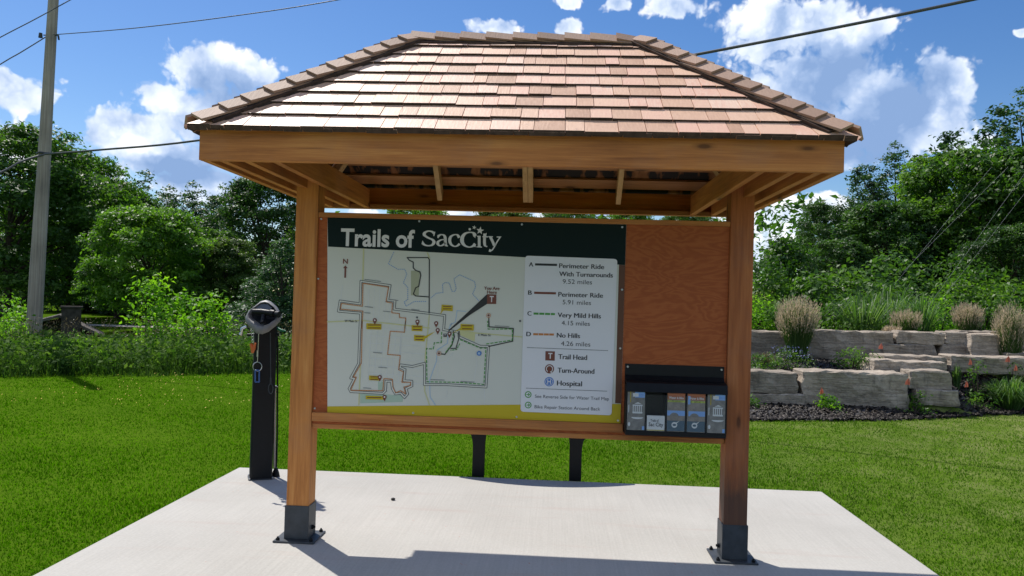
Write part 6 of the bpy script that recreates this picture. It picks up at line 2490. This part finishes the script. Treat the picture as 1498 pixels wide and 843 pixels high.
# unseen clouds added behind the camera to lift the shade: azimuth, elevation, half sizes
FILL_CLOUDS = [(2.35, .5, .75, .4), (-2.35, .5, .75, .4), (1.45, .5, .4, .3), (-1.5, .5, .4, .3), (2.8, 1.0, .8, .4), (-2.6, 1.05, .8, .35)]
bf = blob_field(CLOUDS + FILL_CLOUDS, AEW, .18)
nb1 = noise(nt, AE, 17, 8, .56)
nb1.noise_dimensions = '2D'
vo1 = N(nt, 'ShaderNodeTexVoronoi')
vo1.voronoi_dimensions = '2D'
vo1.feature = 'F1'
vo1.inputs['Scale'].default_value = 26
vo1.inputs['Detail'].default_value = 2.5
vo1.inputs['Roughness'].default_value = .55
vo1.inputs['Lacunarity'].default_value = 2.3
L(nt, AEW, vo1.inputs['Vector'])
bil = math_n(nt, 'SUBTRACT', .42, vo1.outputs['Distance'])
bf = math_n(nt, 'MULTIPLY_ADD', bil, .42, bf)
dens = math_n(nt, 'ADD', bf, math_n(nt, 'MULTIPLY_ADD', nb1.outputs[0], .6, -.33))
mask = N(nt, 'ShaderNodeMapRange')
mask.interpolation_type = 'SMOOTHSTEP'
mask.inputs['From Min'].default_value = .05
mask.inputs['From Max'].default_value = .32
L(nt, dens, mask.inputs['Value'])
GREY = [(1300, 175, 105, 76), (1190, 105, 100, 40), (1250, 215, 100, 40), (345, 205, 110, 36), (330, 140, 60, 34), (250, 248, 110, 20)]
gf = blob_field(GREY, AEW, .2)
gm = N(nt, 'ShaderNodeMapRange')
gm.inputs['From Min'].default_value = -.25
gm.inputs['From Max'].default_value = .6
L(nt, gf, gm.inputs['Value'])
nb3 = noise(nt, AE, 11, 5, .5)
nb3.noise_dimensions = '2D'
nb4 = noise(nt, mapping(nt, AE, (1, 1, 1), (.02, -.03, 0)), 11, 5, .5)
nb4.noise_dimensions = '2D'
emb = math_n(nt, 'MULTIPLY', math_n(nt, 'SUBTRACT', nb3.outputs[0], nb4.outputs[0]), 1.5)
emb = math_n(nt, 'ADD', emb, math_n(nt, 'MULTIPLY', bil, .45))
rim = N(nt, 'ShaderNodeMapRange')
rim.inputs['From Min'].default_value = .1
rim.inputs['From Max'].default_value = .55
rim.inputs['To Min'].default_value = .16
rim.inputs['To Max'].default_value = -.06
L(nt, dens, rim.inputs['Value'])
emb = math_n(nt, 'ADD', emb, rim.outputs[0])
lum = math_n(nt, 'ADD', math_n(nt, 'MULTIPLY_ADD', gm.outputs[0], -.66, .84), emb, clamp=True)
cc = ramp(nt, lum, [(0.0, (.22, .34, .58)), (.35, (.36, .48, .71)), (.7, (.68, .76, .89)), (1.0, (.95, .96, .99))]).outputs[0]
hsv = N(nt, 'ShaderNodeHueSaturation')
hsv.inputs['Saturation'].default_value = 1.28
hsv.inputs['Hue'].default_value = .508
hsv.inputs['Value'].default_value = 1.04
L(nt, sky.outputs[0], hsv.inputs['Color'])
bg1 = N(nt, 'ShaderNodeBackground')
bg1.inputs['Strength'].default_value = .085
L(nt, hsv.outputs[0], bg1.inputs['Color'])
bg2 = N(nt, 'ShaderNodeBackground')
bg2.inputs['Strength'].default_value = .95
L(nt, cc, bg2.inputs['Color'])
ms = N(nt, 'ShaderNodeMixShader')
L(nt, math_n(nt, 'MULTIPLY', mask.outputs[0], .97), ms.inputs[0])
L(nt, bg1.outputs[0], ms.inputs[1])
L(nt, bg2.outputs[0], ms.inputs[2])
wo = N(nt, 'ShaderNodeOutputWorld')
L(nt, ms.outputs[0], wo.inputs['Surface'])

for o_ in bpy.data.objects:
    if '_base' in o_:
        del o_['_base']

scene.view_settings.view_transform = 'Standard'
scene.view_settings.look = 'None'
scene.view_settings.exposure = 0.4
scene.view_settings.gamma = 1.0
scene.view_settings.use_curve_mapping = False
scene.render.resolution_x = 1024
scene.render.resolution_y = 576
scene.render.engine = 'CYCLES'
scene.cycles.max_bounces = 4
scene.cycles.diffuse_bounces = 3
scene.cycles.transparent_max_bounces = 6
